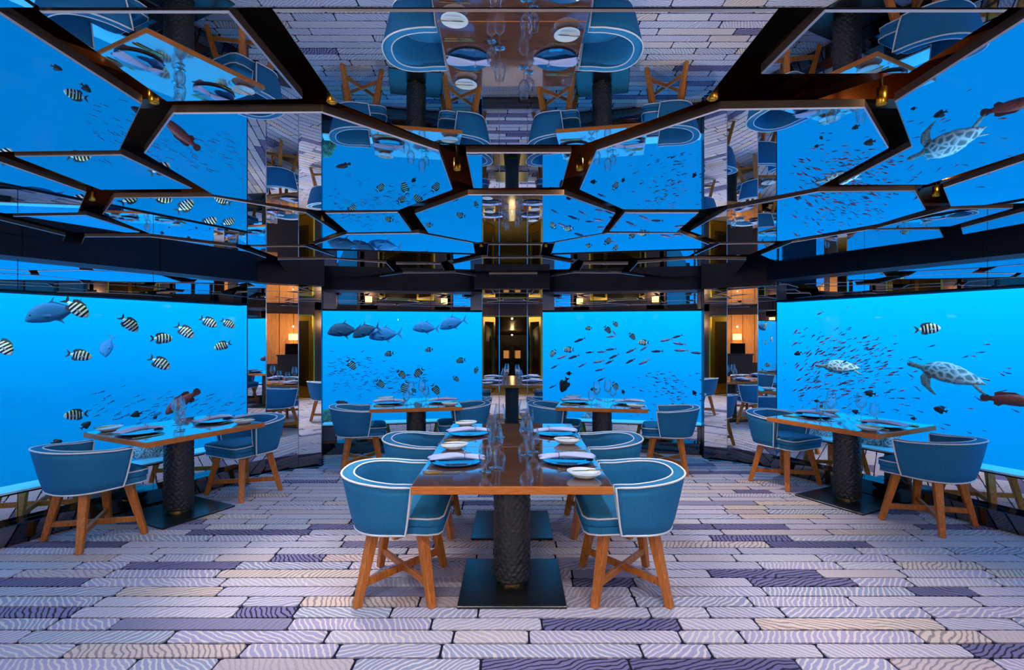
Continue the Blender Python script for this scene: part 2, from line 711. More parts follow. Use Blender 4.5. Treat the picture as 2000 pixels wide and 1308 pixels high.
for sgn, nm in ((1, 'corner_left'), (-1, 'corner_right')):
    S = (lambda p: p) if sgn == 1 else mx
    core = [A, B, Cc, D] if sgn == 1 else [mx(p) for p in (AR, BR, CR, DR)]
    inner = []
    for i, p in enumerate(core):
        inner.append((p[0] - 0.012, p[1] + 0.016))
    core_poly = inner + [(E[0] + 0.02, E[1] - 0.015), (E[0] - 0.16, E[1] + 0.06), (core[0][0] - 0.16, core[0][1] + 0.55)]
    pillar(nm, [S(p) for p in core], [S(p) for p in core_poly])

ctr = [(-0.362, 6.21), (-0.155, 6.21), (0.186, 6.21), (0.374, 6.21)]
pillar('centre', ctr, [(-0.40, 6.86), (-0.36, 6.224), (0.372, 6.224), (0.40, 6.86)])
# fascia in front of the pillars
fascia(B, Cc, -0.5, 1.25, 0.1)
fascia(BR, CR, -0.5, 1.25, 0.1)
fascia((-0.45, 6.21), (0.45, 6.21), 0, 1, 0.1)
fascia(Cc, D, 0, 1.1, 0.1)
fascia(CR, DR, 0, 1.1, 0.1)

# rear of the room (behind the camera), which the mirrors show
for sgn, nm in ((1, 'left'), (-1, 'right')):
    S = (lambda p: p) if sgn == 1 else mx
    mb = MB()
    A0s = A0 if sgn == 1 else A0R
    seg_box(mb, A0s, S(R1), 0.0, SLAB, -0.02, 0.14, 'dark_wood')
    w = tag(mb.build('wall_rear_' + nm), kind='structure')
    L = seg_norm(A0s, S(R1))[2]
    k = 7
    for i in range(k):
        mb = MB()
        seg_box(mb, A0s, S(R1), 0.75, 2.06, 0.0, 0.02, 'panel_wood', i / k + 0.003, (i + 1) / k - 0.003)
        mb.build('wood_panel', w)
        mb = MB()
        seg_box(mb, A0s, S(R1), 0.0, 0.745, 0.0, 0.02, 'dark_wood', i / k + 0.003, (i + 1) / k - 0.003)
        mb.build('wainscot_panel', w)
    # entrance wall with its own sea window
    r0, r1 = (-3.35, -0.35), (-1.25, -0.35)
    RT = 2.14
    mb = MB()
    mb.box(min(sgn * -3.62, sgn * -0.74), max(sgn * -3.62, sgn * -0.74), -0.5, -0.37, -0.1, ZB, 'dark_wood')
    mb.box(min(sgn * -3.62, sgn * -0.74), max(sgn * -3.62, sgn * -0.74), -0.5, -0.37, RT, SLAB, 'dark_wood')
    mb.box(min(sgn * -3.62, sgn * r0[0]), max(sgn * -3.62, sgn * r0[0]), -0.5, -0.37, ZB, RT, 'dark_wood')
    mb.box(min(sgn * r1[0], sgn * -0.74), max(sgn * r1[0], sgn * -0.74), -0.5, -0.37, ZB, RT, 'dark_wood')
    tag(mb.build('wall_entrance_' + nm), kind='structure')
    mb = MB()
    xs = sorted((sgn * r0[0], sgn * r1[0]))
    for a, b_ in ((xs[0], xs[0] + 0.03), (xs[0] + 0.68, xs[0] + 0.72), (xs[0] + 1.38, xs[0] + 1.42), (xs[1] - 0.03, xs[1])):
        mb.box(a, b_, -0.48, -0.355, ZB, RT, 'dark_bronze')
    mb.box(xs[0], xs[1], -0.48, -0.355, RT - 0.03, RT, 'dark_bronze')
    wn = tag(mb.build('window_%d' % (5 if sgn == 1 else 6)), kind='structure')
    mb = MB()
    mb.box(xs[0] + 0.03, xs[1] - 0.03, -0.44, -0.40, ZB, RT - 0.03, 'window_acrylic')
    mb.build('pane', wn)
    mb = MB()
    mb.box(xs[0], xs[1], -0.52, -0.345, ZB - 0.02, ZB + 0.02, 'sill_white')
    mb.build('window_sill', wn)

# doorway: lintel, brass double doors standing open, corridor running down to a second pair of doors
mb = MB()
mb.box(-0.76, 0.76, -0.5, -0.35, 1.98, SLAB, 'dark_wood')
tag(mb.build('wall_lintel'), kind='structure')
ramp_end = -14.0
zr = -0.65


def corridor_piece(name, pts, m):
    mb = MB()
    n = len(pts)
    mb.add([p for p in pts] + [(p[0] + q[0], p[1] + q[1], p[2] + q[2]) for p, q in zip(pts, [THK] * n)],
           [tuple(range(n)), tuple(range(n, 2 * n))[::-1]] + [(i, (i + 1) % n, n + (i + 1) % n, n + i) for i in range(n)], m)
    return tag(mb.build(name), kind='structure')


add_noise_color(mat('corridor_carpet', rough=0.95, spec=0.1), (0.16, 0.12, 0.06), (0.36, 0.28, 0.13), (2, 9, 1), 3.0)
add_noise_color(mat('corridor_wall', rough=0.4, spec=0.4), (0.03, 0.018, 0.010), (0.07, 0.042, 0.02), (2, 6, 2), 3.0)
THK = (0, 0, -0.1)
corridor_piece('floor_corridor', [(-1.1, -0.37, 0), (1.1, -0.37, 0), (1.1, -2.0, 0), (0.75, ramp_end, zr), (-0.75, ramp_end, zr), (-1.1, -2.0, 0)], 'corridor_carpet')
THK = (0, 0, 0.1)
corridor_piece('ceiling_corridor', [(-1.1, -0.37, 2.1), (1.1, -0.37, 2.1), (1.1, -2.0, 2.1), (0.75, ramp_end, 1.5), (-0.75, ramp_end, 1.5), (-1.1, -2.0, 2.1)], 'dark_wood')
for sgn, nm in ((1, 'right'), (-1, 'left')):
    THK = (0.1 * sgn, 0, 0)
    corridor_piece('wall_corridor_' + nm, [(1.1 * sgn, -0.37, -0.1), (1.1 * sgn, -2.0, -0.1), (0.75 * sgn, ramp_end, zr - 0.1), (0.75 * sgn, ramp_end, 1.6), (1.1 * sgn, -2.0, 2.2), (1.1 * sgn, -0.37, 2.2)], 'corridor_wall')
mb = MB()
mb.box(-1.0, 1.0, ramp_end - 0.2, ramp_end, zr - 0.1, 1.7, 'dark_wood')
tag(mb.build('wall_corridor_end'), kind='structure')


def glazed_leaf(parent, hinge, end, z0, z1, frame_m, stile, name='door_leaf'):
    a, b = Vector(hinge), Vector(end)
    d = (b - a).normalized()
    n = Vector((-d.y, d.x))
    L = (b - a).length

    def rect(mb, s0, s1, za, zb, th, m):
        ps = [a + d * s0 + n * th, a + d * s1 + n * th, a + d * s1 - n * th, a + d * s0 - n * th]
        mb.prism([(p.x, p.y) for p in ps], za, zb, m)
    mb = MB()
    rect(mb, 0, stile, z0, z1, 0.025, frame_m)
    rect(mb, L - stile, L, z0, z1, 0.025, frame_m)
    rect(mb, stile, L - stile, z1 - stile * 1.3, z1, 0.025, frame_m)
    rect(mb, stile, L - stile, z0, z0 + stile * 2.4, 0.025, frame_m)
    leaf = mb.build(name, parent)
    mb = MB()
    rect(mb, stile, L - stile, z0 + stile * 2.4, z1 - stile * 1.3, 0.006, 'door_glass')
    mb.build('glass_pane', leaf)
    mb = MB()
    for sd in (1, -1):
        c = a + d * (L - stile * 1.5) + n * (0.06 * sd)
        c2 = a + d * (L - stile * 1.5) + n * (0.02 * sd)
        mb.tube([(c.x, c.y, z0 + 0.6), (c.x, c.y, z0 + 1.45)], 0.014, 8, 'dark_bronze')
        for zz in (0.68, 1.37):
            mb.tube([(c.x, c.y, z0 + zz), (c2.x, c2.y, z0 + zz)], 0.009, 6, 'dark_bronze')
    mb.build('handle', leaf)
    return leaf


door1 = empty('door_1', (0, 0, 0), kind='structure')
glazed_leaf(door1, (-0.74, -0.42), (-0.47, -1.22), 0.02, 1.97, 'brass', 0.10)
glazed_leaf(door1, (0.74, -0.42), (0.47, -1.22), 0.02, 1.97, 'brass', 0.10)
mb = MB()
for s in (-1, 1):
    mb.box(min(s * 0.76, s * 0.72), max(s * 0.76, s * 0.72), -0.51, -0.345, 0, 1.98, 'brass')
mb.box(-0.76, 0.76, -0.51, -0.345, 1.955, 1.985, 'brass')
mb.build('door_frame', door1)
door2 = empty('door_2', (0, 0, 0), kind='structure')
glazed_leaf(door2, (-0.55, ramp_end + 0.05), (-0.02, ramp_end + 0.05), zr, 1.0, 'corridor_wall', 0.09)
glazed_leaf(door2, (0.55, ramp_end + 0.05), (0.02, ramp_end + 0.05), zr, 1.0, 'corridor_wall', 0.09)
mb = MB()
for s in (-1, 1):
    mb.box(s * 0.285 - 0.15, s * 0.285 + 0.15, ramp_end + 0.02, ramp_end + 0.03, zr + 0.95, zr + 1.35, 'far_light')
    mb.box(s * 0.285 - 0.12, s * 0.285 + 0.12, ramp_end + 0.02, ramp_end + 0.03, zr + 0.25, zr + 0.38, 'far_light')
mb.build('lit_pane', door2)

# ------------------------------------------------------------------ ceiling: dark void, copper beams, hung mirror panels
mb = MB()
big = [(p[0] * 1.025, 3 + (p[1] - 3) * 1.03) for p in ROOM]
mb.prism(big, SLAB, SLAB + 0.1, 'void')
ceiling = tag(mb.build('ceiling'), kind='structure')


def cpt(p, z=CEIL):
    o = 654.0 - p[1]
    d = (z - EYE) * F / o
    return ((p[0] - 1000.0) / F * d, d)


PANELS = [
    [(532, 21), (655, 200), (862, 283), (1140, 283), (1379, 197), (1520, 21)],
    [(76, 24), (447, 24), (591, 194), (325, 199)],
    [(0, 26), (278, 204), (234, 294), (0, 297), (-500, 297), (-500, 26)],
    [(338, 222), (628, 220), (857, 295), (884, 371), (780, 410), (619, 411), (415, 380), (281, 300)],
    [(28, 306), (237, 303), (376, 369), (197, 371)],
    [(0, 317), (169, 376), (153, 415), (0, 417), (-320, 417), (-320, 317)],
    [(223, 387), (415, 385), (598, 416), (658, 454), (598, 477), (478, 478), (292, 456), (200, 419)],
    [(25, 423), (169, 421), (274, 454), (148, 454)],
    [(0, 430), (128, 461), (123, 472), (0, 453), (-80, 441), (-80, 424)],
    [(165, 463), (294, 463), (461, 483), (520, 504), (480, 521), (158, 478)],
    [(489, 482), (598, 482), (655, 501), (542, 502)],
    [(635, 417), (777, 415), (804, 452), (679, 454)],
    [(914, 381), (1102, 381), (1202, 417), (1176, 455), (1075, 473), (930, 473), (836, 455), (810, 418)],
    [(910, 299), (1116, 299), (1097, 366), (924, 368)],
    [(676, 458), (819, 456), (924, 475), (928, 496), (861, 512), (660, 503), (614, 478)],
    [(953, 478), (1060, 478), (1056, 498), (951, 500)],
    [(542, 507), (650, 506), (755, 514), (770, 530), (700, 541), (565, 537)],
    [(773, 516), (861, 516), (868, 528), (787, 530)],
    [(884, 516), (940, 504), (1060, 504), (1120, 514), (1110, 528), (890, 530)],
    [(741, 540), (787, 534), (890, 533), (935, 540), (940, 548), (760, 546)],
    # right half
    [(1611, 22), (1968, 22), (1775, 144), (1486, 146)],
    [(2000, 39), (1747, 200), (1780, 287), (1638, 361), (1810, 361), (2000, 299), (2500, 250), (2500, 26), (2020, 26)],
    [(1407, 215), (1689, 211), (1736, 290), (1599, 366), (1376, 409), (1216, 409), (1132, 371), (1165, 295)],
    [(1599, 375), (1787, 373), (1808, 410), (1700, 442), (1546, 470), (1405, 472), (1348, 452), (1420, 410)],
    [(1842, 368), (2000, 315), (2300, 300), (2300, 397), (2000, 397), (1856, 403)],
    [(1856, 409), (1979, 407), (1856, 442), (1712, 446)],
    [(1877, 446), (2000, 414), (2060, 410), (2060, 424), (2000, 436), (1880, 458)],
    [(1546, 474), (1697, 449), (1835, 449), (1843, 464), (1522, 514), (1486, 498)],
    [(1405, 477), (1513, 476), (1465, 497), (1355, 499)],
    [(1365, 416), (1220, 416), (1190, 452), (1322, 453)],
    [(1329, 456), (1184, 456), (1084, 474), (1076, 497), (1139, 509), (1345, 500), (1385, 478)],
    [(1458, 507), (1350, 506), (1245, 514), (1230, 530), (1300, 541), (1435, 537)],
    [(1227, 516), (1139, 516), (1132, 528), (1213, 530)],
    [(1259, 540), (1213, 534), (1120, 533), (1075, 540), (1070, 548), (1240, 546)],
    [(955, 535), (1050, 535), (1045, 548), (960, 548)],
]


def ceil_panel(pts):
    mb = MB()
    mb.prism(pts, CEIL, CEIL + 0.028, 'ceiling_mirror', 'polished_edge')
    mb.mi('chamfer_edge')
    o = mb.build('mirror_panel', ceiling)
    bm = bmesh.new()
    bm.from_mesh(o.data)
    es = [e for e in bm.edges if all(abs(v.co.z - CEIL) < 1e-4 for v in e.verts)]
    bmesh.ops.bevel(bm, geom=es, offset=0.004, segments=1, affect='EDGES', material=2)
    bm.to_mesh(o.data)
    bm.free()
    return o


for P in PANELS:
    ceil_panel([cpt(p) for p in P])
# the long panels above the camera hang a little lower
for xa, xb in ((-3.0, -1.012), (-1.0, 1.0), (1.012, 3.0)):
    mb = MB()
    mb.prism([(xa, -0.3), (xb, -0.3), (xb, 1.085), (xa, 1.085)], CEIL - 0.006, CEIL + 0.028, 'ceiling_mirror', 'polished_edge')
    mb.build('mirror_panel', ceiling)
for sgn in (1, -1):
    ceil_panel([(sgn * -3.05, 0.1), (sgn * -4.4, 1.0), (sgn * -4.4, 1.9), (sgn * -3.05, 1.1)])

beams = [((-1.6, 0.9), (0.4, 3.6)), ((1.6, 0.9), (-0.3, 3.4)), ((-2.9, 1.2), (-1.2, 4.8)), ((2.9, 1.2), (1.2, 4.8)), ((-3.2, 1.75), (3.2, 1.75)),
         ((-3.0, 3.1), (3.0, 3.1)), ((-2.4, 4.4), (2.4, 4.4)), ((-0.95, 0.6), (-0.62, 6.0)), ((0.95, 0.6), (0.62, 6.0)), ((1.25, 1.2), (2.4, 3.0)), ((1.6, 1.2), (2.9, 3.2))]
for a, b_ in beams:
    mb = MB()
    mb.bar((a[0], a[1], 2.36), (b_[0], b_[1], 2.36), 0.07, 0.14, m='copper')
    mb.build('ceiling_beam', ceiling)

# ------------------------------------------------------------------ lamps
LAMP_SPOTS = [((300, 212), 'added fill above the left floor', 30), ((648, 212), 'at the middle panel\'s left corner', 34), ((1392, 206), 'at the middle panel\'s right corner', 34),
              ((1722, 215), 'added fill right of the turtle-reflecting panel', 30), ((893, 340), 'added fill above the centre table, left', 28), ((1132, 340), 'added fill above the centre table, right', 28),
              ((628, 436), 'left of the rear left mirror panels', 30), ((1382, 436), 'right of the rear right mirror panels', 34), ((180, 398), 'added fill above the left window table', 22),
              ((1828, 390), 'above the right window table', 22), ((940, 486), 'added fill left of the rear centre panels', 26), ((1066, 486), 'added fill right of the rear centre panels', 26),
              ((702, 522), 'added fill before the back left window', 26), ((1298, 522), 'added fill before the back right window', 26), ((1442, 502), 'in front of the right corner pillar', 26)]
WARM, COOL_FILL = (1.0, 0.80, 0.62), (0.70, 0.83, 1.0)  # warm for the pools; cool beams are added fill that tints the floor
for li, (pix, where, watt) in enumerate(LAMP_SPOTS):
    x, y = cpt(pix)
    warm = li in (1, 2, 6, 7, 9, 14)
    t = empty('downlight', (x, y, CEIL + 0.02), 0, 'tiny round brass downlight in the ceiling gap, ' + where, 'lamp')
    mb = MB()
    mb.lathe([(0.0, 0.05), (0.015, 0.05), (0.016, 0.0), (0.013, -0.003), (0.011, 0.006), (0.011, 0.02)], 14, 'brass')
    mb.tube([(0, 0, 0.05), (0, 0, SLAB - CEIL - 0.02)], 0.005, 6, 'dark_bronze')
    mb.build('housing', t, smooth=True)
    mb = MB()
    mb.lathe([(0.0, 0.012), (0.0108, 0.012)], 14, 'lens_warm')
    mb.build('lens', t)
    ld = bpy.data.lights.new('downlight_beam', 'SPOT')
    ld.energy = {6: 130, 7: 60, 9: 90, 14: 110}.get(li, 56) if warm else 38
    ld.color = WARM if warm else COOL_FILL
    ld.spot_size = math.radians({6: 52, 7: 60, 9: 60, 14: 60}.get(li, 85) if warm else 125)
    ld.spot_blend = 0.8
    ld.shadow_soft_size = 0.015
    lo = bpy.data.objects.new('downlight_beam', ld)
    COL.objects.link(lo)
    lo.location = (x, y, CEIL - 0.03)
# unseen points added inside the ceiling void for glints on the copper beams
for x, y in ((-1.2, 1.5), (1.2, 1.5), (-0.35, 2.3), (0.35, 2.3), (-2.2, 2.6), (2.2, 2.6), (-1.6, 3.9), (1.6, 3.9)):
    ld = bpy.data.lights.new('void_glint_light', 'POINT')
    ld.energy = 0.9
    ld.color = (1.0, 0.62, 0.28)
    ld.shadow_soft_size = 0.012
    lo = bpy.data.objects.new('void_glint_light', ld)
    COL.objects.link(lo)
    lo.location = (x, y, 2.30)

# shaded lamps on the entrance wall, seen only in the mirrors
for x, nm in ((-3.45, 'far left'), (-1.0, 'left of the doorway'), (1.0, 'right of the doorway'), (3.45, 'far right')):
    t = empty('wall_lamp', (x, -0.37, 1.98), 0, 'warm yellow shaded wall lamp on the entrance wall, ' + nm, 'lamp')
    mb = MB()
    mb.box(-0.05, 0.05, 0.0, 0.02, -0.07, 0.07, 'brass')
    mb.tube([(0, 0.02, 0), (0, 0.09, 0)], 0.01, 8, 'brass')
    mb.build('bracket', t)
    mb = MB()
    mb.lathe([(0.07, -0.07), (0.085, -0.07), (0.085, 0.07), (0.07, 0.07)], 20, 'lamp_warm', (0, 0.10, 0))
    mb.build('lamp_shade', t)
    ld = bpy.data.lights.new('wall_lamp_light', 'POINT')
    ld.energy = 24
    ld.color = (1.0, 0.66, 0.32)
    ld.shadow_soft_size = 0.012
    lo = bpy.data.objects.new('wall_lamp_light', ld)
    COL.objects.link(lo)
    lo.location = (x, -0.27, 1.78)
for sgn in (-1, 1):
    d, n, L = seg_norm((sgn * -A0[0], A0[1]), (sgn * -R1[0], R1[1]))
    c = Vector(((sgn * -A0[0] + sgn * -R1[0]) / 2, (A0[1] + R1[1]) / 2)) + n * 0.0
    t = empty('wall_lamp', (c.x, c.y, 1.45), math.atan2(n.y, n.x) - PI / 2, 'warm yellow shaded wall lamp on the orange wood wall, ' + ('left' if sgn == 1 else 'right') + ' rear', 'lamp')
    mb = MB()
    mb.box(-0.05, 0.05, 0.0, 0.02, -0.07, 0.07, 'brass')
    mb.tube([(0, 0.02, 0), (0, 0.09, 0)], 0.01, 8, 'brass')
    mb.build('bracket', t)
    mb = MB()
    mb.lathe([(0.09, -0.08), (0.11, -0.08), (0.11, 0.08), (0.09, 0.08)], 20, 'lamp_warm', (0, 0.13, 0))
    mb.build('lamp_shade', t)
    for zz in (1.72, 1.2):
        ld = bpy.data.lights.new('wall_lamp_light', 'POINT')
        ld.energy = 9
        ld.color = (1.0, 0.66, 0.32)
        ld.shadow_soft_size = 0.012
        lo = bpy.data.objects.new('wall_lamp_light', ld)
        COL.objects.link(lo)
        lo.location = (c.x + n.x * 0.3, c.y + n.y * 0.3, zz)
    # reception stand with a dark screen
    q = c + n * 0.62
    t = empty('reception_stand', (q.x, q.y, 0), math.atan2(n.y, n.x) - PI / 2, 'dark wooden reception stand with slanted black screen, ' + ('left' if sgn == 1 else 'right') + ' rear', 'stand')
    mb = MB()
    mb.box(-0.35, 0.35, -0.2, 0.2, 0.0, 0.98, 'dark_wood')
    bevel(mb.build('cabinet', t), 0.008, 1)
    mb = MB()
    mb.box(-0.38, 0.38, -0.23, 0.23, 0.98, 1.01, 'dark_wood')
    mb.build('counter', t)
    mb = MB()
    mb.add([(-0.18, 0.1, 1.01), (0.18, 0.1, 1.01), (0.18, -0.02, 1.28), (-0.18, -0.02, 1.28), (-0.18, 0.08, 1.0), (0.18, 0.08, 1.0), (0.18, -0.04, 1.27), (-0.18, -0.04, 1.27)],
           [(0, 1, 2, 3), (7, 6, 5, 4), (0, 4, 5, 1), (1, 5, 6, 2), (2, 6, 7, 3), (3, 7, 4, 0)], 'screen_black')
    mb.build('screen', t)
for yy, e in ((-1.7, 40), (-5.0, 26), (-10.0, 16)):
    ld = bpy.data.lights.new('corridor_fill', 'POINT')  # bare points without fixtures, added to brighten the corridor
    ld.energy = e
    ld.color = (1.0, 0.68, 0.30)
    ld.shadow_soft_size = 0.015
    lo = bpy.data.objects.new('corridor_fill', ld)
    COL.objects.link(lo)
    lo.location = (0, yy, 1.95 if yy > -8 else 1.5)

# ------------------------------------------------------------------ tables
TZ = 0.724


def carved_column():
    R, z0, z1, nt_, nz = 0.105, 0.045, 0.69, 96, 84
    rr = np.random.RandomState(3)
    cell = 0.037
    cols = int(round(2 * PI * R / cell))
    rows = int((z1 - z0) / (cell * 0.62)) + 3
    cs = []
    for r in range(rows):
        for c in range(cols):
            cs.append((((c + 0.5 * (r % 2)) * 2 * PI * R / cols + rr.uniform(-.006, .006)) % (2 * PI * R), z0 - cell + r * cell * 0.62 + rr.uniform(-.004, .004)))
    cs = np.array(cs)
    rings = []
    for i in range(nz + 1):
        z = z0 + (z1 - z0) * i / nz
        ring = []
        for j in range(nt_):
            t = 2 * PI * j / nt_
            u = t * R
            du = np.abs(cs[:, 0] - u)
            du = np.minimum(du, 2 * PI * R - du)
            dz = (z - cs[:, 1])
            d = np.sqrt((du / 1.0) ** 2 + (dz * 1.35) ** 2)
            f1 = d.min() / cell
            rad = R + 0.020 * (0.5 - f1)
            edge = min(1.0, min(i, nz - i) / 3.0)
            ring.append((rad * math.cos(t), rad * math.sin(t), z))
        rings.append(ring)
    mb = MB()
    mb.rings(rings, 'carved_black')
    return mb


def make_table(w, l, label):
    """w along the diners' axis (x), l across"""
    t = empty('dining_table', (0, 0, 0), 0, label, 'table')
    mb = MB()
    mb.box(-w / 2, w / 2, -l / 2, l / 2, TZ - 0.042, TZ - 0.002, 'edge_wood')
    o = bevel(mb.build('tabletop', t), 0.003, 2)
    mb = MB()
    mb.box(-w / 2 + 0.004, w / 2 - 0.004, -l / 2 + 0.004, l / 2 - 0.004, TZ - 0.003, TZ, 'table_wood')
    mb.build('veneer_top', o)
    t2 = carved_column().build('pedestal', t, smooth=True)
    mb = MB()
    mb.lathe([(0.0, 0.05), (0.075, 0.05), (0.078, 0.04), (0.078, 0.018), (0.0, 0.018)], 32, 'gold')
    mb.build('gold_ring', t2, smooth=False)
    mb = MB()
    mb.box(-0.3, 0.3, -0.3, 0.3, 0.006, 0.022, 'base_steel')
    bevel(mb.build('base_plate', t), 0.003, 1)
    mb = MB()
    mb.box(-0.2, 0.2, -0.2, 0.2, TZ - 0.055, TZ - 0.042, 'dark_bronze')
    mb.build('top_bracket', t)
    return t


rotL = math.radians(63.3)
rotR = math.radians(180 - 63.3)
TABLES = {
    'cf': ((0.0, 3.088), 0.0, 'front half of the long wooden centre table on carved black pedestal'),
    'cb': ((0.0, 4.022), 0.0, 'rear half of the long wooden centre table on carved black pedestal'),
    'l': ((-2.81, 4.32), rotL, 'square wooden table on carved pedestal beside the left sea window'),
    'r': ((3.03, 4.63), rotR, 'square wooden table on carved pedestal beside the right sea window'),
    'bl': ((-1.10, 5.88), math.radians(11.3), 'square wooden table at the back left sea window, left of the mirror pillar'),
    'br': ((1.03, 5.86), math.radians(-11.3), 'square wooden table at the back right sea window, right of the mirror pillar'),
}
t_c = make_table(1.04, 0.93, '')
t_s = make_table(0.97, 0.88, '')
used = set()
for k, (loc, rz, lab) in TABLES.items():
    src = t_c if k in ('cf', 'cb') else t_s
    if src not in used:
        o = src
        used.add(src)
        o['label'] = lab
    else:
        o = dup(src, lab)
    o['group'] = 'dining tables'
    o.location = (loc[0], loc[1], 0)
    o.rotation_euler = (0, 0, rz)


# ------------------------------------------------------------------ chairs
def u_path(hy, back, arm, n=26):
    """horseshoe from the arm end at -y round the back to the arm end at +y"""
    pts = []
    xs = -0.04
    for i in range(4):
        pts.append((arm + (xs - arm) * i / 4, -hy))
    m = n - 8
    for i in range(m + 1):
        t = -PI / 2 - PI * i / m
        c, s = math.cos(t), math.sin(t)
        px = math.copysign(abs(c) ** 0.85, c)
        py = math.copysign(abs(s) ** 0.85, s)
        pts.append((xs + (back - xs) * -px * -1 if False else xs - (xs - back) * abs(px), hy * py))
    for i in range(1, 5):
        pts.append((xs + (arm - xs) * i / 4, hy))
    return pts


def make_chair():
    t = empty('tub_chair', (0, 0, 0), 0, '', 'chair')
    # shell
    to, ti = u_path(0.303, -0.350, 0.10), u_path(0.240, -0.282, 0.10)
    bo, bi = u_path(0.255, -0.275, 0.06), u_path(0.215, -0.235, 0.06)
    zt = lambda p: 0.669 + 0.034 * max(0.0, -p[0] / 0.365)
    n = len(to)
    rows = 5
    secs = []
    for i in range(n):
        sec = []
        for k in range(rows + 1):
            f = k / rows
            g = f ** 0.8
            sec.append((bo[i][0] + (to[i][0] - bo[i][0]) * g, bo[i][1] + (to[i][1] - bo[i][1]) * g, 0.393 + (zt(to[i]) - 0.393) * f))
        zc = zt(to[i])
        sec.append(((to[i][0] * .5 + ti[i][0] * .5), (to[i][1] * .5 + ti[i][1] * .5), zc + 0.006))
        for k in range(rows, -1, -1):
            f = k / rows
            sec.append((bi[i][0] + (ti[i][0] - bi[i][0]) * f, bi[i][1] + (ti[i][1] - bi[i][1]) * f, 0.393 + (zc - 0.393) * f))
        secs.append(sec)
    mb = MB()
    mb.rings(secs, 'fabric_blue')
    shell = mb.build('backrest', t, smooth=True)
    # piping along every seam of the shell
    mb = MB()
    outer = [secs[i][rows] for i in range(n)]
    inner = [secs[i][rows + 2] for i in range(n)]
    low = [secs[i][0] for i in range(n)]
    loop = [secs[0][k] for k in range(0, rows)] + outer + [secs[-1][k] for k in range(rows - 1, -1, -1)] + low[::-1][1:-1]
    mb.tube(loop, 0.0062, 6, 'piping_white', closed=True)
    inn = [secs[0][k] for k in range(len(secs[0]) - 2, rows + 2, -1)] + inner + [secs[-1][k] for k in range(rows + 3, len(secs[0]) - 1)]
    mb.tube(inn, 0.0052, 6, 'piping_white')
    mb.build('piping', shell, smooth=True)

    # seat: D-shaped base and cushion
    def d_shape(x0, x1, hb, hf, n=9):
        pts = []
        for i in range(n + 1):
            a = PI / 2 + PI * i / n
            pts.append((x0 + (hb) * 0.8 * (1 + math.cos(a)) - 0.0, hb * math.sin(a)))
        pts += [(x1 - 0.08, -hf), (x1 - 0.02, -hf * 0.93), (x1, -hf * 0.75), (x1, hf * 0.75), (x1 - 0.02, hf * 0.93), (x1 - 0.08, hf)]
        return pts
    base_pts = d_shape(-0.225, 0.255, 0.215, 0.235)
    mb = MB()
    mb.prism(base_pts, 0.386, 0.432, 'fabric_blue')
    bevel(mb.build('seat_base', t, smooth=False), 0.008, 2)
    cpts = d_shape(-0.222, 0.262, 0.212, 0.24)
    mb = MB()
    rings = []
    for z, s in ((0.434, 0.985), (0.442, 1.0), (0.475, 1.0), (0.487, 0.97), (0.494, 0.86), (0.498, 0.5)):
        rings.append([((p[0] - 0.02) * s + 0.02, p[1] * s, z) for p in cpts])
    mb.rings(rings, 'fabric_blue')
    cu = mb.build('seat_cushion', t, smooth=True)
    mb = MB()
    mb.tube([((p[0] - 0.02) * 1.0 + 0.02, p[1], 0.478) for p in cpts], 0.005, 6, 'piping_white', closed=True)
    mb.tube([(p[0], p[1], 0.389) for p in base_pts], 0.005, 6, 'piping_white', closed=True)
    mb.build('seat_piping', cu, smooth=True)
    # wooden legs with crossed stretchers
    for sx in (-1, 1):
        for sy in (-1, 1):
            mb = MB()
            mb.leg((sx * 0.135, sy * 0.165, 0.392), (sx * 0.205, sy * 0.25, 0.0), 0.056, 0.040, 'leg_wood', math.atan2(sy, sx) + PI / 4 * 0)
            bevel(mb.build('leg', t), 0.004, 1)
    for s, dz in ((1, 0.0), (-1, 0.0)):
        mb = MB()
        f = 0.72
        a = (0.135 + 0.07 * f, s * (0.165 + 0.085 * f))
        mb.bar((-a[0] * .97, -a[1] * .97, 0.115), (a[0] * .97, a[1] * .97, 0.115), 0.024, 0.040 if s == 1 else 0.038, m='leg_wood')
        bevel(mb.build('stretcher', t), 0.003, 1)
    mb = MB()
    mb.box(-0.15, 0.15, -0.18, 0.18, 0.366, 0.388, 'leg_wood')
    mb.build('seat_frame', t)
    return t


def seat_point(k, side, dist):
    (x, y), rz, _ = TABLES[k]
    return x + math.cos(rz) * dist * side, y + math.sin(rz) * dist * side, rz + (PI if side > 0 else 0)


CHAIRS = [
    ('cf', -1, 0.645, 0.00, -0.03, 'blue tub chair with white piping at front left of centre table'),
    ('cf', 1, 0.66, 0.00, -0.03, 'blue tub chair with white piping at front right of centre table'),
    ('cb', -1, 0.65, 0.0, -0.02, 'blue tub chair at rear left of centre table, half hidden'),
    ('cb', 1, 0.66, 0.0, -0.02, 'blue tub chair at rear right of centre table, half hidden'),
    ('l', -1, 0.60, 0.0, 0.0, 'blue tub chair seen from behind at the left window table'),
    ('l', 1, 0.60, 0.0, 0.0, 'blue tub chair facing the camera at the left window table'),
    ('r', -1, 0.62, 0.0, 0.0, 'blue tub chair seen from behind at the right window table'),
    ('r', 1, 0.61, 0.0, 0.0, 'blue tub chair facing the camera at the right window table'),
    ('bl', -1, 0.60, 0.1, 0.0, 'blue tub chair left of the back left window table'),
    ('bl', 1, 0.51, 0.0, 0.0, 'blue tub chair right of the back left table, beside mirror pillar'),
    ('br', -1, 0.51, 0.0, 0.0, 'blue tub chair left of the back right table, beside mirror pillar'),
    ('br', 1, 0.71, -0.1, 0.0, 'blue tub chair right of the back right window table'),
]
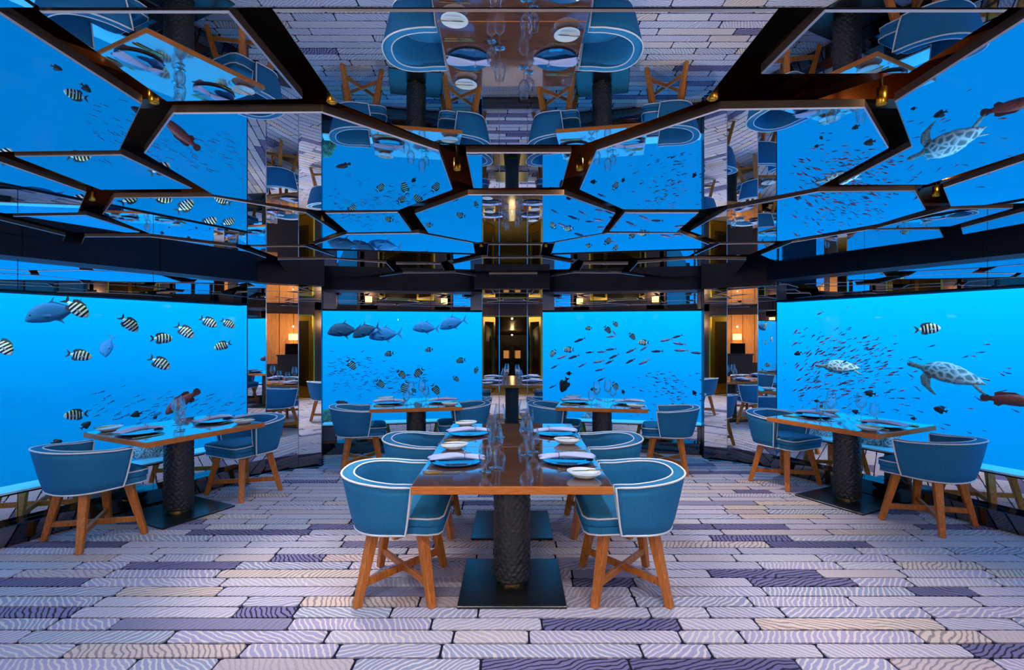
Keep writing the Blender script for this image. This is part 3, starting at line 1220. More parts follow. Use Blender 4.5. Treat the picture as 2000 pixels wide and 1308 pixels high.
# for the 'r' table local +x points up the room (away from camera) after a rotation of 116.7 degrees
chair0 = make_chair()
for i, (k, side, dist, dr, dy, lab) in enumerate(CHAIRS):
    c = chair0 if i == 0 else dup(chair0)
    x, y, rz = seat_point(k, side, dist)
    c.location = (x, y + dy, 0.0072)
    c.rotation_euler = (0, 0, rz + dr)
    c['label'] = lab
    c['group'] = 'blue tub chairs'


# ------------------------------------------------------------------ table settings
def lathe_obj(prof, n, m, name, parent=None):
    mb = MB()
    mb.lathe(prof, n, m)
    return mb.build(name, parent, smooth=True, fix=True)


def make_charger():
    t = empty('charger_plate', cat='plate')
    lathe_obj([(0, 0.004), (0.10, 0.004), (0.118, 0.010), (0.158, 0.016), (0.162, 0.0175), (0.160, 0.012), (0.115, 0.004), (0.10, 0.0), (0, 0.0)], 40, 'charger_blue', 'dish', t)
    return t


def make_napkin():
    t = empty('napkin', cat='napkin')
    # cloth pinched by a ring: fans out at both ends
    secs = []
    prof = [(-0.165, 0.062, 0.006), (-0.15, 0.066, 0.010), (-0.10, 0.060, 0.014), (-0.04, 0.048, 0.017), (0.01, 0.030, 0.017), (0.045, 0.017, 0.015), (0.075, 0.020, 0.014), (0.11, 0.036, 0.012), (0.145, 0.05, 0.009), (0.165, 0.052, 0.005)]
    for x, hw, hh in prof:
        ring = []
        n = 20
        for j in range(n):
            a = 2 * PI * j / n
            fold = 1 + 0.22 * math.cos(5 * a + x * 22)
            ring.append((x + 0.012 * math.sin(3 * a), hw * math.cos(a) * (1 + 0.05 * math.cos(4 * a)), 0.002 + hh + hh * math.sin(a) * fold))
        secs.append(ring)
    mb = MB()
    mb.rings(secs, 'napkin_linen')
    mb.build('cloth', t, smooth=True)
    mb = MB()
    mb.tube([(0.052, 0.021 * math.cos(a), 0.018 + 0.019 * math.sin(a)) for a in [2 * PI * i / 16 for i in range(16)]], 0.0028, 6, 'silver', closed=True)
    for dx, dz, dy in ((0.0, 0.045, 0.004), (0.012, 0.040, -0.012), (-0.012, 0.040, 0.012), (0.004, 0.035, 0.016)):
        mb.tube([(0.052, dy * .5, 0.036), (0.052 + dx, dy, dz + 0.006)], [0.003, 0.0045], 6, 'silver')
    mb.build('napkin_ring', t, smooth=True)
    return t


def make_knife(name='table_knife', L=0.23, gold='gold'):
    t = empty(name, cat='cutlery')
    mb = MB()
    mb.rings([[(x, w * math.cos(a), 0.004 + h * math.sin(a)) for a in [2 * PI * i / 8 for i in range(8)]] for x, w, h in
              ((-L / 2, 0.003, 0.002), (-L / 2 + 0.01, 0.0062, 0.004), (-L * 0.2, 0.0055, 0.004), (L * 0.02, 0.0045, 0.0032))], gold)
    mb.build('handle', t, smooth=True)
    mb = MB()
    mb.rings([[(x, w * math.cos(a) + 0.002, 0.003 + h * math.sin(a)) for a in [2 * PI * i / 8 for i in range(8)]] for x, w, h in
              ((L * 0.02, 0.0045, 0.0026), (L * 0.08, 0.008, 0.0016), (L * 0.38, 0.009, 0.0012), (L * 0.5, 0.002, 0.001))], gold)
    mb.build('blade', t, smooth=True)
    return t


def make_fork(L=0.21):
    t = empty('table_fork', cat='cutlery')
    mb = MB()
    mb.rings([[(x, w * math.cos(a), 0.004 + z + h * math.sin(a)) for a in [2 * PI * i / 8 for i in range(8)]] for x, w, h, z in
              ((-L / 2, 0.003, 0.002, 0), (-L / 2 + 0.01, 0.006, 0.003, 0), (-L * 0.1, 0.0035, 0.0025, 0.001), (L * 0.14, 0.003, 0.0022, 0.004))], 'gold')
    mb.build('handle', t, smooth=True)
    mb = MB()
    mb.rings([[(x, w * math.cos(a), 0.004 + z + h * math.sin(a)) for a in [2 * PI * i / 8 for i in range(8)]] for x, w, h, z in
              ((L * 0.14, 0.003, 0.0022, 0.004), (L * 0.2, 0.010, 0.0014, 0.003), (L * 0.27, 0.0115, 0.0012, 0.002))], 'gold')
    for k in range(4):
        yy = -0.009 + 0.006 * k
        mb.bar((L * 0.265, yy, 0.006), (L * 0.38, yy, 0.005), 0.003, 0.0016, m='gold')
        mb.bar((L * 0.38, yy, 0.005), (L * 0.5, yy, 0.011), 0.003, 0.0014, 0.0015, 0.001, m='gold')
    mb.build('tines', t, smooth=True)
    return t


def make_bread_plate():
    t = empty('bread_plate', cat='plate')
    n = 36
    rings = []
    for s, z in ((0.02, 0.010), (0.5, 0.009), (0.8, 0.016), (1.0, 0.030), (1.005, 0.032), (0.98, 0.028), (0.72, 0.010), (0.5, 0.0), (0.02, 0.0)):
        ring = []
        for j in range(n):
            a = 2 * PI * j / n
            r = 0.092 + 0.012 * math.cos(a) - 0.006 * math.cos(2 * a)
            ring.append((s * r * math.cos(a) * 1.08, s * r * math.sin(a) * 0.93, z + (0.004 * math.cos(a) * s if z > 0.012 else 0)))
        rings.append(ring)
    mb = MB()
    mb.rings(rings, 'white_china')
    mb.build('dish', t, smooth=True)
    return t


def make_glass(kind):
    t = empty(kind, cat='glass')
    if kind == 'wine_glass':
        prof = [(0.0, 0.002), (0.039, 0.001), (0.040, 0.003), (0.02, 0.006), (0.007, 0.011), (0.0042, 0.022), (0.0036, 0.075), (0.0048, 0.098), (0.012, 0.104)]
        bowl = [(0.001, 0.104), (0.015, 0.107), (0.033, 0.124), (0.0435, 0.150), (0.044, 0.172), (0.039, 0.205), (0.0315, 0.250), (0.0320, 0.252), (0.0310, 0.252)]
    else:
        prof = [(0.0, 0.002), (0.034, 0.001), (0.035, 0.003), (0.018, 0.007), (0.008, 0.014), (0.006, 0.028), (0.008, 0.040), (0.014, 0.046)]
        bowl = [(0.001, 0.044), (0.016, 0.047), (0.033, 0.064), (0.039, 0.092), (0.038, 0.115), (0.030, 0.160), (0.0305, 0.162), (0.0295, 0.162)]
    lathe_obj(prof, 20, 'wine_glass', 'stem', t)
    lathe_obj(bowl, 28, 'wine_glass', 'bowl', t)
    return t


PROTO = {
    'charger': make_charger(), 'napkin': make_napkin(), 'knife': make_knife(), 'spoonknife': make_knife('table_knife', 0.21), 'fork': make_fork(),
    'bread': make_bread_plate(), 'butter': make_knife('butter_knife', 0.18), 'wine': make_glass('wine_glass'), 'water': make_glass('water_goblet'),
}
PLACES = {  # local to the plate centre, diner looks along +x: x, y, dz, rot
    'charger': (0, 0, 0.0, 0), 'napkin': (0.0, 0.0, 0.0178, 0.08), 'knife': (-0.045, -0.235, 0, 0.0), 'spoonknife': (-0.045, -0.262, 0, 0.03), 'fork': (-0.03, 0.205, 0, 0.05),
    'bread': (-0.065, 0.36, 0, 0.2), 'butter': (-0.075, 0.36, 0.0325, 0.08), 'wine': (0.245, -0.14, 0, 0), 'water': (0.19, -0.225, 0, 0),
}
WORDS = {
    'charger': 'round blue glass charger plate', 'napkin': 'lavender napkin pinched by a silver ring', 'knife': 'gold table knife beside the blue plate', 'spoonknife': 'outer gold knife beside the table knife',
    'fork': 'gold fork between charger and bread plate', 'bread': 'oval white bread dish', 'butter': 'gold butter knife lying across the bread dish', 'wine': 'tall stemmed wine glass', 'water': 'short-stemmed water goblet',
}
GROUPS = {'charger': 'blue charger plates', 'napkin': 'ringed napkins', 'knife': 'gold table knives', 'spoonknife': 'gold outer knives', 'fork': 'gold forks', 'bread': 'white bread dishes',
          'butter': 'gold butter knives', 'wine': 'wine glasses', 'water': 'water goblets'}
SEATS = [('cf', -1, 'front left seat of centre table'), ('cf', 1, 'front right seat of centre table'), ('cb', -1, 'rear left seat of centre table'), ('cb', 1, 'rear right seat of centre table'),
         ('l', -1, 'near seat of left window table'), ('l', 1, 'far seat of left window table'), ('r', -1, 'near seat of right window table'), ('r', 1, 'far seat of right window table'),
         ('bl', -1, 'left seat of back left table'), ('bl', 1, 'right seat of back left table'), ('br', -1, 'left seat of back right table'), ('br', 1, 'right seat of back right table')]
for si, (k, side, where) in enumerate(SEATS):
    (tx, ty), rz, _ = TABLES[k]
    hw = 0.52 if k in ('cf', 'cb') else 0.485
    local = (hw - 0.18) * side
    ang = rz + (PI if side > 0 else 0)
    px, py = tx + math.cos(rz) * local, ty + math.sin(rz) * local
    if k == 'cf' and side < 0:
        py += 0.04
    if k == 'cf' and side > 0:
        py += 0.07
    sq = 1.0 if k in ('cf', 'cb') else 0.9
    for key, (lx, ly, dz, r) in PLACES.items():
        o = PROTO[key] if si == 0 else dup(PROTO[key])
        jx, jy = (random.uniform(-.008, .008), random.uniform(-.008, .008)) if key not in ('butter', 'bread', 'napkin', 'charger') else (0, 0)
        lx_, ly_ = lx + jx, ly * sq + jy
        o.location = (px + lx_ * math.cos(ang) - ly_ * math.sin(ang), py + lx_ * math.sin(ang) + ly_ * math.cos(ang), TZ + 0.0006 + dz)
        o.rotation_euler = (0, 0, ang + r + (random.uniform(-.06, .06) if key in ('napkin',) else 0))
        o['label'] = WORDS[key] + ' at ' + where
        o['group'] = GROUPS[key]

# ------------------------------------------------------------------ sea life beyond the windows
CAMP = Vector((0, 0, EYE))


def ray(px, py):
    return Vector(((px - 1000) / F, 1.0, (654 - py) / F))


def pane_depth(px):
    """depth y at which the camera ray through column px meets the window plane it looks at"""
    k = (px - 1000) / F
    if px < 500:
        p, q = A0, A
    elif px < 1000:
        p, q = E, Fp
    elif px < 1450:
        p, q = mx(Fp), mx(E)
    else:
        p, q = AR, A0R
    # (p + t(q-p)).x = k * (p + t(q-p)).y
    dx, dy = q[0] - p[0], q[1] - p[1]
    t = (k * p[1] - p[0]) / (dx - k * dy)
    return p[1] + t * dy


def fish_body(name, prof, m, n=12):
    """prof: list of x, z_mid, half height, half width"""
    mb = MB()
    rings = []
    for x, zc, hh, hw in prof:
        rings.append([(x, hw * math.cos(2 * PI * j / n), zc + hh * math.sin(2 * PI * j / n)) for j in range(n)])
    mb.rings(rings, m)
    return mb


def fin(pts, m, y=0.0, th=0.006):
    mb = MB()
    n = len(pts)
    cx = sum(p[0] for p in pts) / n
    cz = sum(p[1] for p in pts) / n
    mb.add([(p[0], y - th, p[1]) for p in pts] + [(p[0], y + th, p[1]) for p in pts],
           [tuple(range(n)), tuple(range(n, 2 * n))[::-1]] + [(i, n + i, n + (i + 1) % n, (i + 1) % n) for i in range(n)], m)
    return mb


def stripes_mat(name, base, top, bar, bars, w):
    m = mat(name, base, 0.4, 0.0, 0.4)
    N, L, b = nodes_of(m)
    tc = N.new('ShaderNodeTexCoord')
    sp = N.new('ShaderNodeSeparateXYZ')
    L.new(tc.outputs['Object'], sp.inputs[0])
    prev = None
    for x in bars:
        a = N.new('ShaderNodeMath')
        a.operation = 'SUBTRACT'
        L.new(sp.outputs['X'], a.inputs[0])
        a.inputs[1].default_value = x
        c = N.new('ShaderNodeMath')
        c.operation = 'ABSOLUTE'
        L.new(a.outputs[0], c.inputs[0])
        d = N.new('ShaderNodeMath')
        d.operation = 'LESS_THAN'
        L.new(c.outputs[0], d.inputs[0])
        d.inputs[1].default_value = w
        if prev is None:
            prev = d
        else:
            e = N.new('ShaderNodeMath')
            e.operation = 'MAXIMUM'
            L.new(prev.outputs[0], e.inputs[0])
            L.new(d.outputs[0], e.inputs[1])
            prev = e
    mz = N.new('ShaderNodeMapRange')
    mz.inputs['From Min'].default_value = -0.05
    mz.inputs['From Max'].default_value = 0.15
    L.new(sp.outputs['Z'], mz.inputs['Value'])
    m0 = N.new('ShaderNodeMixRGB')
    m0.inputs['Color1'].default_value = (*base, 1)
    m0.inputs['Color2'].default_value = (*top, 1)
    L.new(mz.outputs[0], m0.inputs['Fac'])
    m1 = N.new('ShaderNodeMixRGB')
    m1.inputs['Color2'].default_value = (*bar, 1)
    L.new(prev.outputs[0], m1.inputs['Fac'])
    L.new(m0.outputs[0], m1.inputs['Color1'])
    L.new(m1.outputs[0], b.inputs['Base Color'])
    return m


stripes_mat('sergeant_skin', (0.72, 0.80, 0.80), (0.62, 0.72, 0.35), (0.006, 0.008, 0.012), (0.30, 0.17, 0.04, -0.09, -0.20), 0.034)
mat('sergeant_fin', (0.02, 0.04, 0.06), 0.5)
mat('pectoral_pale', (0.30, 0.42, 0.45), 0.5)
add_noise_color(mat('trevally_skin', rough=0.6, spec=0.2), (0.008, 0.050, 0.105), (0.016, 0.075, 0.14), (2, 2, 5), 4.0)
add_noise_color(mat('trevally_pale', rough=0.6, spec=0.2), (0.012, 0.14, 0.33), (0.03, 0.20, 0.40), (2, 2, 9), 4.0)
mat('trevally_fin', (0.008, 0.05, 0.11), 0.5)
mat('trevally_pale_fin', (0.015, 0.15, 0.33), 0.5)
add_noise_color(mat('fusilier_skin', rough=0.4), (0.02, 0.09, 0.20), (0.16, 0.035, 0.10), (1.5, 3, 8), 3.0, lo=0.45, hi=0.6)
mat('fusilier_fin', (0.25, 0.05, 0.10), 0.5)
mat('anthias_skin', (0.17, 0.035, 0.065), 0.6, 0.0, 0.1)
mat('anthias_dark', (0.015, 0.06, 0.13), 0.6, 0.0, 0.1)
mat('black_skin', (0.006, 0.012, 0.022), 0.5)
mat('faint_skin', (0.010, 0.10, 0.24), 0.6, 0.0, 0.1)
add_noise_color(mat('grouper_skin', rough=0.5), (0.10, 0.012, 0.010), (0.30, 0.045, 0.035), (6, 6, 6), 5.0)
mat('grouper_fin', (0.05, 0.012, 0.018), 0.5)
mat('fish_eye', (0.004, 0.004, 0.006), 0.1)

SERG = [(0.44, -0.012, 0.008, 0.006), (0.42, -0.01, 0.055, 0.03), (0.36, 0.0, 0.125, 0.055), (0.26, 0.005, 0.195, 0.075), (0.12, 0.005, 0.235, 0.08), (-0.02, 0.0, 0.225, 0.07), (-0.14, 0.0, 0.165, 0.05), (-0.23, 0.0, 0.085, 0.03), (-0.30, 0.0, 0.048, 0.018), (-0.34, 0.0, 0.046, 0.012)]
TREV = [(0.46, -0.075, 0.008, 0.006), (0.43, -0.055, 0.055, 0.03), (0.36, -0.015, 0.125, 0.055), (0.24, 0.015, 0.185, 0.07), (0.10, 0.02, 0.205, 0.07), (-0.06, 0.015, 0.175, 0.06), (-0.20, 0.008, 0.10, 0.04), (-0.30, 0.0, 0.042, 0.022), (-0.36, 0.0, 0.015, 0.014)]
FUSI = [(0.46, 0.0, 0.006, 0.005), (0.42, 0.0, 0.035, 0.025), (0.30, 0.0, 0.075, 0.045), (0.12, 0.0, 0.095, 0.055), (-0.08, 0.0, 0.08, 0.045), (-0.24, 0.0, 0.045, 0.028), (-0.36, 0.0, 0.018, 0.014)]
GROU = [(0.48, -0.03, 0.01, 0.01), (0.45, -0.02, 0.05, 0.04), (0.34, 0.0, 0.11, 0.07), (0.18, 0.01, 0.14, 0.085), (0.0, 0.005, 0.135, 0.08), (-0.16, 0.0, 0.105, 0.06), (-0.28, 0.0, 0.065, 0.035), (-0.35, 0.0, 0.055, 0.02)]
SMALL = [(0.45, 0.0, 0.01, 0.008), (0.30, 0.0, 0.09, 0.05), (0.05, 0.0, 0.11, 0.06), (-0.25, 0.0, 0.045, 0.025), (-0.32, 0.0, 0.02, 0.012)]
ROUND = [(0.44, 0.0, 0.01, 0.01), (0.38, 0.0, 0.10, 0.05), (0.22, 0.0, 0.22, 0.08), (0.02, 0.0, 0.26, 0.085), (-0.16, 0.0, 0.19, 0.06), (-0.27, 0.0, 0.08, 0.03), (-0.32, 0.0, 0.05, 0.015)]


def make_fish(kind):
    t = empty({'sergeant': 'striped_fish', 'trevally': 'trevally', 'trevally_pale': 'trevally', 'fusilier': 'fusilier', 'grouper': 'grouper', 'anthias': 'small_fish', 'anthias2': 'small_fish', 'faint': 'small_fish', 'black': 'black_fish'}[kind], cat='fish')
    P = {'sergeant': SERG, 'trevally': TREV, 'trevally_pale': TREV, 'fusilier': FUSI, 'grouper': GROU, 'anthias': SMALL, 'anthias2': SMALL, 'faint': SMALL, 'black': ROUND}[kind]
    sk = {'sergeant': 'sergeant_skin', 'trevally': 'trevally_skin', 'trevally_pale': 'trevally_pale', 'fusilier': 'fusilier_skin', 'grouper': 'grouper_skin', 'anthias': 'anthias_skin', 'anthias2': 'anthias_dark', 'faint': 'faint_skin', 'black': 'black_skin'}[kind]
    fn = {'sergeant': 'sergeant_fin', 'trevally': 'trevally_fin', 'trevally_pale': 'trevally_pale_fin', 'fusilier': 'fusilier_fin', 'grouper': 'grouper_fin', 'anthias': 'anthias_skin', 'anthias2': 'anthias_dark', 'faint': 'faint_skin', 'black': 'black_skin'}[kind]
    small = kind in ('anthias', 'anthias2', 'faint')
    body = fish_body('body', P, sk, 8 if small else 14).build('body', t, smooth=True)
    if kind == 'sergeant':
        tail = [(-0.32, 0.03), (-0.42, 0.13), (-0.52, 0.19), (-0.44, 0.03), (-0.42, 0.0), (-0.44, -0.03), (-0.52, -0.17), (-0.42, -0.12), (-0.32, -0.03)]
        dors = [(0.20, 0.20), (0.10, 0.275), (-0.05, 0.285), (-0.20, 0.26), (-0.29, 0.17), (-0.22, 0.06), (0.0, 0.18)]
        anal = [(0.02, -0.20), (-0.10, -0.265), (-0.24, -0.23), (-0.28, -0.14), (-0.20, -0.06)]
    elif kind.startswith('trevally'):
        tail = [(-0.345, 0.012), (-0.40, 0.06), (-0.52, 0.22), (-0.46, 0.06), (-0.43, 0.0), (-0.46, -0.06), (-0.52, -0.21), (-0.40, -0.06), (-0.345, -0.012)]
        dors = [(0.10, 0.20), (0.0, 0.225), (-0.10, 0.33), (-0.05, 0.225), (-0.12, 0.185), (-0.31, 0.06), (-0.30, 0.03), (-0.05, 0.15)]
        anal = [(0.0, -0.17), (-0.05, -0.20), (-0.13, -0.28), (-0.10, -0.18), (-0.30, -0.055), (-0.28, -0.02), (-0.05, -0.12)]
    elif kind == 'fusilier':
        tail = [(-0.35, 0.015), (-0.42, 0.07), (-0.52, 0.15), (-0.46, 0.03), (-0.43, 0.0), (-0.46, -0.03), (-0.52, -0.14), (-0.42, -0.06), (-0.35, -0.015)]
        dors = [(0.15, 0.08), (0.05, 0.12), (-0.25, 0.06), (-0.2, 0.03)]
        anal = [(-0.05, -0.07), (-0.12, -0.10), (-0.26, -0.05), (-0.2, -0.03)]
    elif kind == 'grouper':
        tail = [(-0.33, 0.05), (-0.40, 0.09), (-0.47, 0.09), (-0.505, 0.04), (-0.51, 0.0), (-0.505, -0.04), (-0.47, -0.09), (-0.40, -0.09), (-0.33, -0.05)]
        dors = [(0.20, 0.13), (0.08, 0.185), (-0.08, 0.175), (-0.18, 0.185), (-0.27, 0.14), (-0.26, 0.05), (0.0, 0.11)]
        anal = [(-0.10, -0.11), (-0.18, -0.17), (-0.27, -0.13), (-0.26, -0.05)]
    elif small:
        tail = [(-0.30, 0.015), (-0.50, 0.13), (-0.42, 0.0), (-0.50, -0.13), (-0.30, -0.015)]
        dors = anal = None
    else:
        tail = [(-0.30, 0.04), (-0.38, 0.10), (-0.50, 0.15), (-0.44, 0.0), (-0.50, -0.15), (-0.38, -0.10), (-0.30, -0.04)]
        dors = [(0.15, 0.23), (0.0, 0.31), (-0.18, 0.30), (-0.27, 0.22), (-0.2, 0.12), (0.0, 0.22)]
        anal = [(0.05, -0.24), (-0.08, -0.31), (-0.22, -0.28), (-0.26, -0.18), (-0.18, -0.12)]
    fin(tail, fn).build('tail_fin', t)
    if dors:
        fin(dors, fn).build('dorsal_fin', t)
        fin(anal, fn).build('anal_fin', t)
        for s in (-1, 1):
            mb = MB()
            w = max(p[3] for p in P)
            mb.add([(0.20, s * w * 0.9, -0.01), (0.19, s * w * 0.9, -0.05), (0.05, s * (w + 0.035), -0.07), (0.04, s * (w + 0.03), -0.02), (0.20, s * w * 0.8, -0.01), (0.19, s * w * 0.8, -0.05), (0.05, s * (w + 0.025), -0.07), (0.04, s * (w + 0.02), -0.02)],
                   [(0, 1, 2, 3), (7, 6, 5, 4), (0, 4, 5, 1), (1, 5, 6, 2), (2, 6, 7, 3), (3, 7, 4, 0)], 'pectoral_pale' if kind == 'sergeant' else fn)
            mb.build('pectoral_fin', t)
            mb = MB()
            i = 2
            x, zc, hh, hw = P[i]
            mb.lathe([(0.0, -0.012), (0.012, -0.006), (0.014, 0.0), (0.012, 0.006), (0.0, 0.012)], 8, 'fish_eye', (x, s * hw * 0.92, zc + hh * 0.3))
            mb.build('eye', body, smooth=True)
    return t


FISH0 = {}


def put_fish(kind, px, py, length, ang, off, label, group=None, yaw=0.0):
    """ang: heading on screen in degrees (0 = towards the right, 180 = left); off: metres of water behind the pane"""
    if kind not in FISH0:
        f = make_fish(kind)
        FISH0[kind] = f
    else:
        f = dup(FISH0[kind])
    r = ray(px, py)
    d = pane_depth(px)
    p = CAMP + r * d
    rn = r.normalized()
    p = p + rn * (off + 0.45)
    depth = p.y
    right = rn.cross(Vector((0, 0, 1))).normalized()
    up = right.cross(rn).normalized()
    a = math.radians(ang)
    X = right * math.cos(a) + up * math.sin(a)
    Z = up * math.cos(a) - right * math.sin(a)
    if math.cos(a) < 0:
        Z = -Z
    Y = Z.cross(X)
    if yaw:
        Rm = Matrix.Rotation(math.radians(yaw), 3, Z)
        X, Y = Rm @ X, Rm @ Y
    s = length / F * depth
    M = Matrix(((X.x * s, Y.x * s, Z.x * s, p.x), (X.y * s, Y.y * s, Z.y * s, p.y), (X.z * s, Y.z * s, Z.z * s, p.z), (0, 0, 0, 1)))
    f.matrix_world = M
    f['label'] = label
    if group:
        f['group'] = group
    return f


G1 = 'striped fish beyond the left window'
L1 = [(150, 602, 44, -43, 'striped fish swimming down at the tail of the big pale trevally, left window'),
      (253, 633, 36, -46, 'striped fish heading steeply down, right of the big pale trevally'),
      (408, 629, 30, -30, 'upper striped fish of the two near the left window\'s right edge'),
      (446, 632, 24, -32, 'small striped fish at the upper right corner of the left window'),
      (362, 647, 34, -40, 'striped fish heading down, fourth from the right along the left window'),
      (317, 661, 34, 0, 'level striped fish facing right in the middle of the left window'),
      (434, 675, 27, 200, 'striped fish facing left near the left window\'s right edge'),
      (156, 694, 36, -12, 'striped fish facing right, alone in the left half of the left window'),
      (313, 709, 36, -34, 'striped fish heading down, lowest of the mid-window group, left window'),
      (6, 676, 40, -55, 'striped fish cut by the photo\'s left edge'),
      (147, 810, 34, 182, 'striped fish facing left just above the left window table')]
for x, y, l, a, lab in L1:
    put_fish('sergeant', x, y, l * 1.22, a, random.uniform(0.1, 0.5), lab, G1, random.uniform(-20, 20))
G2 = 'striped fish beyond the back left window'
L2 = [(759, 691, 17, 190, 'pale striped fish below the trevally row, back left window'), (837, 683, 15, 185, 'pale striped fish above the middle of the back left window'),
      (899, 704, 18, 190, 'pale striped fish right of middle in the back left window'), (687, 713, 22, -52, 'striped fish diving in the left half of the back left window'),
      (930, 723, 13, 250, 'striped fish at the right edge of the back left window'), (817, 728, 22, 222, 'striped fish heading left and down above the back left table'),
      (785, 731, 19, -38, 'striped fish facing right and down over the small-fish shoal'), (743, 750, 20, -44, 'striped fish diving left of the back left table glasses'),
      (791, 757, 24, 250, 'dark striped fish nosing down behind the back left table glasses'), (851, 761, 22, -55, 'faded striped fish diving at the right of the back left table'),
      (891, 740, 14, -40, 'whitest striped fish, low right in the back left window')]
for x, y, l, a, lab in L2:
    put_fish('sergeant', x, y, l * 1.2, a, random.uniform(0.1, 0.6), lab, G2, random.uniform(-15, 15))
G3 = 'striped fish beyond the back right window'
L3 = [(1202, 633, 13, -50, 'topmost striped fish in the back right window'), (1149, 641, 13, 180, 'faint striped fish, upper left in the back right window'), (1187, 644, 17, -50, 'striped fish diving above two red fusiliers'),
      (1235, 657, 16, -50, 'striped fish diving at upper middle of the back right window'), (1256, 669, 19, 180, 'dark striped fish facing left among the fusiliers'), (1110, 683, 19, 180, 'yellowish striped fish, left part of the back right window'),
      (1080, 690, 16, 235, 'striped fish at the left edge of the back right window'), (1202, 754, 17, -60, 'broad-banded fish low in the middle of the back right window')]
for x, y, l, a, lab in L3:
    put_fish('sergeant', x, y, l * 1.2, a, random.uniform(0.1, 0.6), lab, G3, random.uniform(-15, 15))
put_fish('sergeant', 1813, 642, 44, 6, 0.2, 'single bold black and white striped fish beyond the right window', None, 10)

put_fish('trevally', 671, 645, 66, 182, 0.6, 'darkest trevally at the left end of the row, back left window', 'trevallies')
put_fish('trevally', 714, 646, 58, 198, 0.9, 'dark trevally second from the left in the row, back left window', 'trevallies')
put_fish('trevally_pale', 104, 610, 94, 194, 0.4, 'big pale blue trevally, upper left in the left window', 'trevallies')
put_fish('trevally_pale', 752, 653, 66, 183, 1.0, 'pale trevally third from the left in the row, back left window', 'trevallies')
put_fish('trevally_pale', 831, 640, 54, 176, 1.2, 'pale trevally fourth in the row, facing left, back left window', 'trevallies')
put_fish('trevally_pale', 884, 631, 58, 194, 1.1, 'pale trevally at the right end of the row, back left window', 'trevallies')
put_fish('trevally_pale', 210, 676, 52, 250, 1.6, 'faint trevally nosing down in the middle of the left window', 'trevallies', 30)

FU = [(1132, 664, 26, 200, 1), (1193, 657, 21, 185, 1), (1200, 650, 14, 130, 1), (1301, 664, 26, 192, 0), (1323, 657, 22, 197, 0), (1327, 671, 28, 172, 1), (1330, 684, 28, 180, 1), (1283, 686, 25, 182, 0), (1232, 685, 24, 205, 0), (1258, 680, 20, 212, 0),
      (1193, 682, 24, 186, 1), (1175, 687, 20, 184, 0), (1151, 688, 18, 186, 0), (1098, 697, 24, 200, 0), (1120, 697, 26, 198, 1), (1169, 706, 24, 190, 1), (1199, 696, 24, 205, 0), (1231, 705, 24, 208, 1), (1258, 707, 26, 205, 1), (1137, 713, 20, 208, 0),
      (1083, 716, 18, 208, 0), (1171, 722, 22, 194, 1), (1174, 741, 18, 205, 0), (1361, 689, 26, 176, 0), (1190, 707, 20, 205, 0), (1079, 755, 16, 205, 0)]
ORD = ['first', 'second', 'third', 'fourth', 'fifth', 'sixth', 'seventh', 'eighth', 'ninth', 'tenth']
FROWS = [(0, 668, 'topmost'), (668, 681.5, 'second'), (681.5, 692, 'third'), (692, 708, 'fourth'), (708, 999, 'lowest')]
FLAB = {}
for y0_, y1_, nm in FROWS:
    for q, f_ in enumerate(sorted([f for f in FU if y0_ <= f[1] < y1_], key=lambda f: f[0])):
        FLAB[f_] = 'slender red-tailed fusilier, %s from left in the %s row, back right window' % (ORD[q], nm)
for x, y, l, a, red in FU:
    put_fish('fusilier', x, y, l, a, random.uniform(0.2, 1.0), FLAB[(x, y, l, a, red)], 'fusilier shoal beyond the back right window', random.uniform(-20, 20))

put_fish('black', 1102, 752, 34, 248, 0.1, 'large black fish nosing down, left part of the back right window', 'black fish')
put_fish('grouper', 1972, 781, 84, -3, 0.15, 'red-brown grouper with round tail at the photo\'s right edge', 'groupers')
put_fish('grouper', 356, 784, 74, 216, 0.25, 'dark red grouper nosing down above the left window table', 'groupers', 15)
put_fish('grouper', 670, 788, 30, 160, 0.2, 'small dark grouper above the far left chair, back left window', 'groupers')
BL = [(266, 809, 19, 195, 'black oval fish left of the wine glasses, left window'), (168, 830, 20, 40, 'black fish just above the bread dish of the left table'), (303, 815, 10, 50, 'tiny black fish beside the left table\'s first wine glass'),
      (111, 863, 18, 10, 'black fish just over the near chair at the left table'), (1698, 768, 20, 175, 'black fish below the right window\'s small-fish shoal'), (1836, 800, 22, 165, 'black fish right of and above the right window table'),
      (1671, 804, 14, 160, 'black fish between the glasses of the right window table'), (1784, 817, 10, 180, 'tiny black fish above the far edge of the right window table'), (1595, 783, 10, 170, 'small black fish above the napkin, right window table'),
      (1604, 793, 9, 60, 'smallest black fish beside the right table\'s left wine glass'), (1356, 767, 12, 120, 'dark oval fish low at the right of the back right window'), (808, 762, 12, 130, 'dark oval fish behind the glasses of the back left table'),
      (1111, 729, 12, 180, 'small dark fish above the large black fish'), (1217, 765, 10, 110, 'small dark fish beside the back right table\'s wine glass'), (1159, 760, 13, 180, 'black fish behind the left glass of the back right table'), (1558, 690, 14, 200, 'dark fish at the left edge of the right window shoal')]
for x, y, l, a, lab in BL:
    put_fish('black', x, y, l * 1.1, a, random.uniform(0.05, 0.3), lab, 'black fish')

# shoals of small fish: each its own object
rf = random.Random(5)


def shoal(n, sampler, lab, grp, kinds, size, angf, offr):
    for i in range(n):
        while True:
            x, y = sampler()
            if x is not None:
                break
        put_fish(rf.choice(kinds), x, y, rf.uniform(*size), angf(x, y), rf.uniform(*offr), lab, grp, rf.uniform(-25, 25))


def s_right():
    t = rf.random()
    if t < 0.55:
        return rf.gauss(1665, 50), min(800, rf.gauss(712, 32))
    if t < 0.8:
        return rf.uniform(1550, 1680), rf.uniform(640, 790)
    return rf.uniform(1545, 1770), rf.uniform(740, 812)


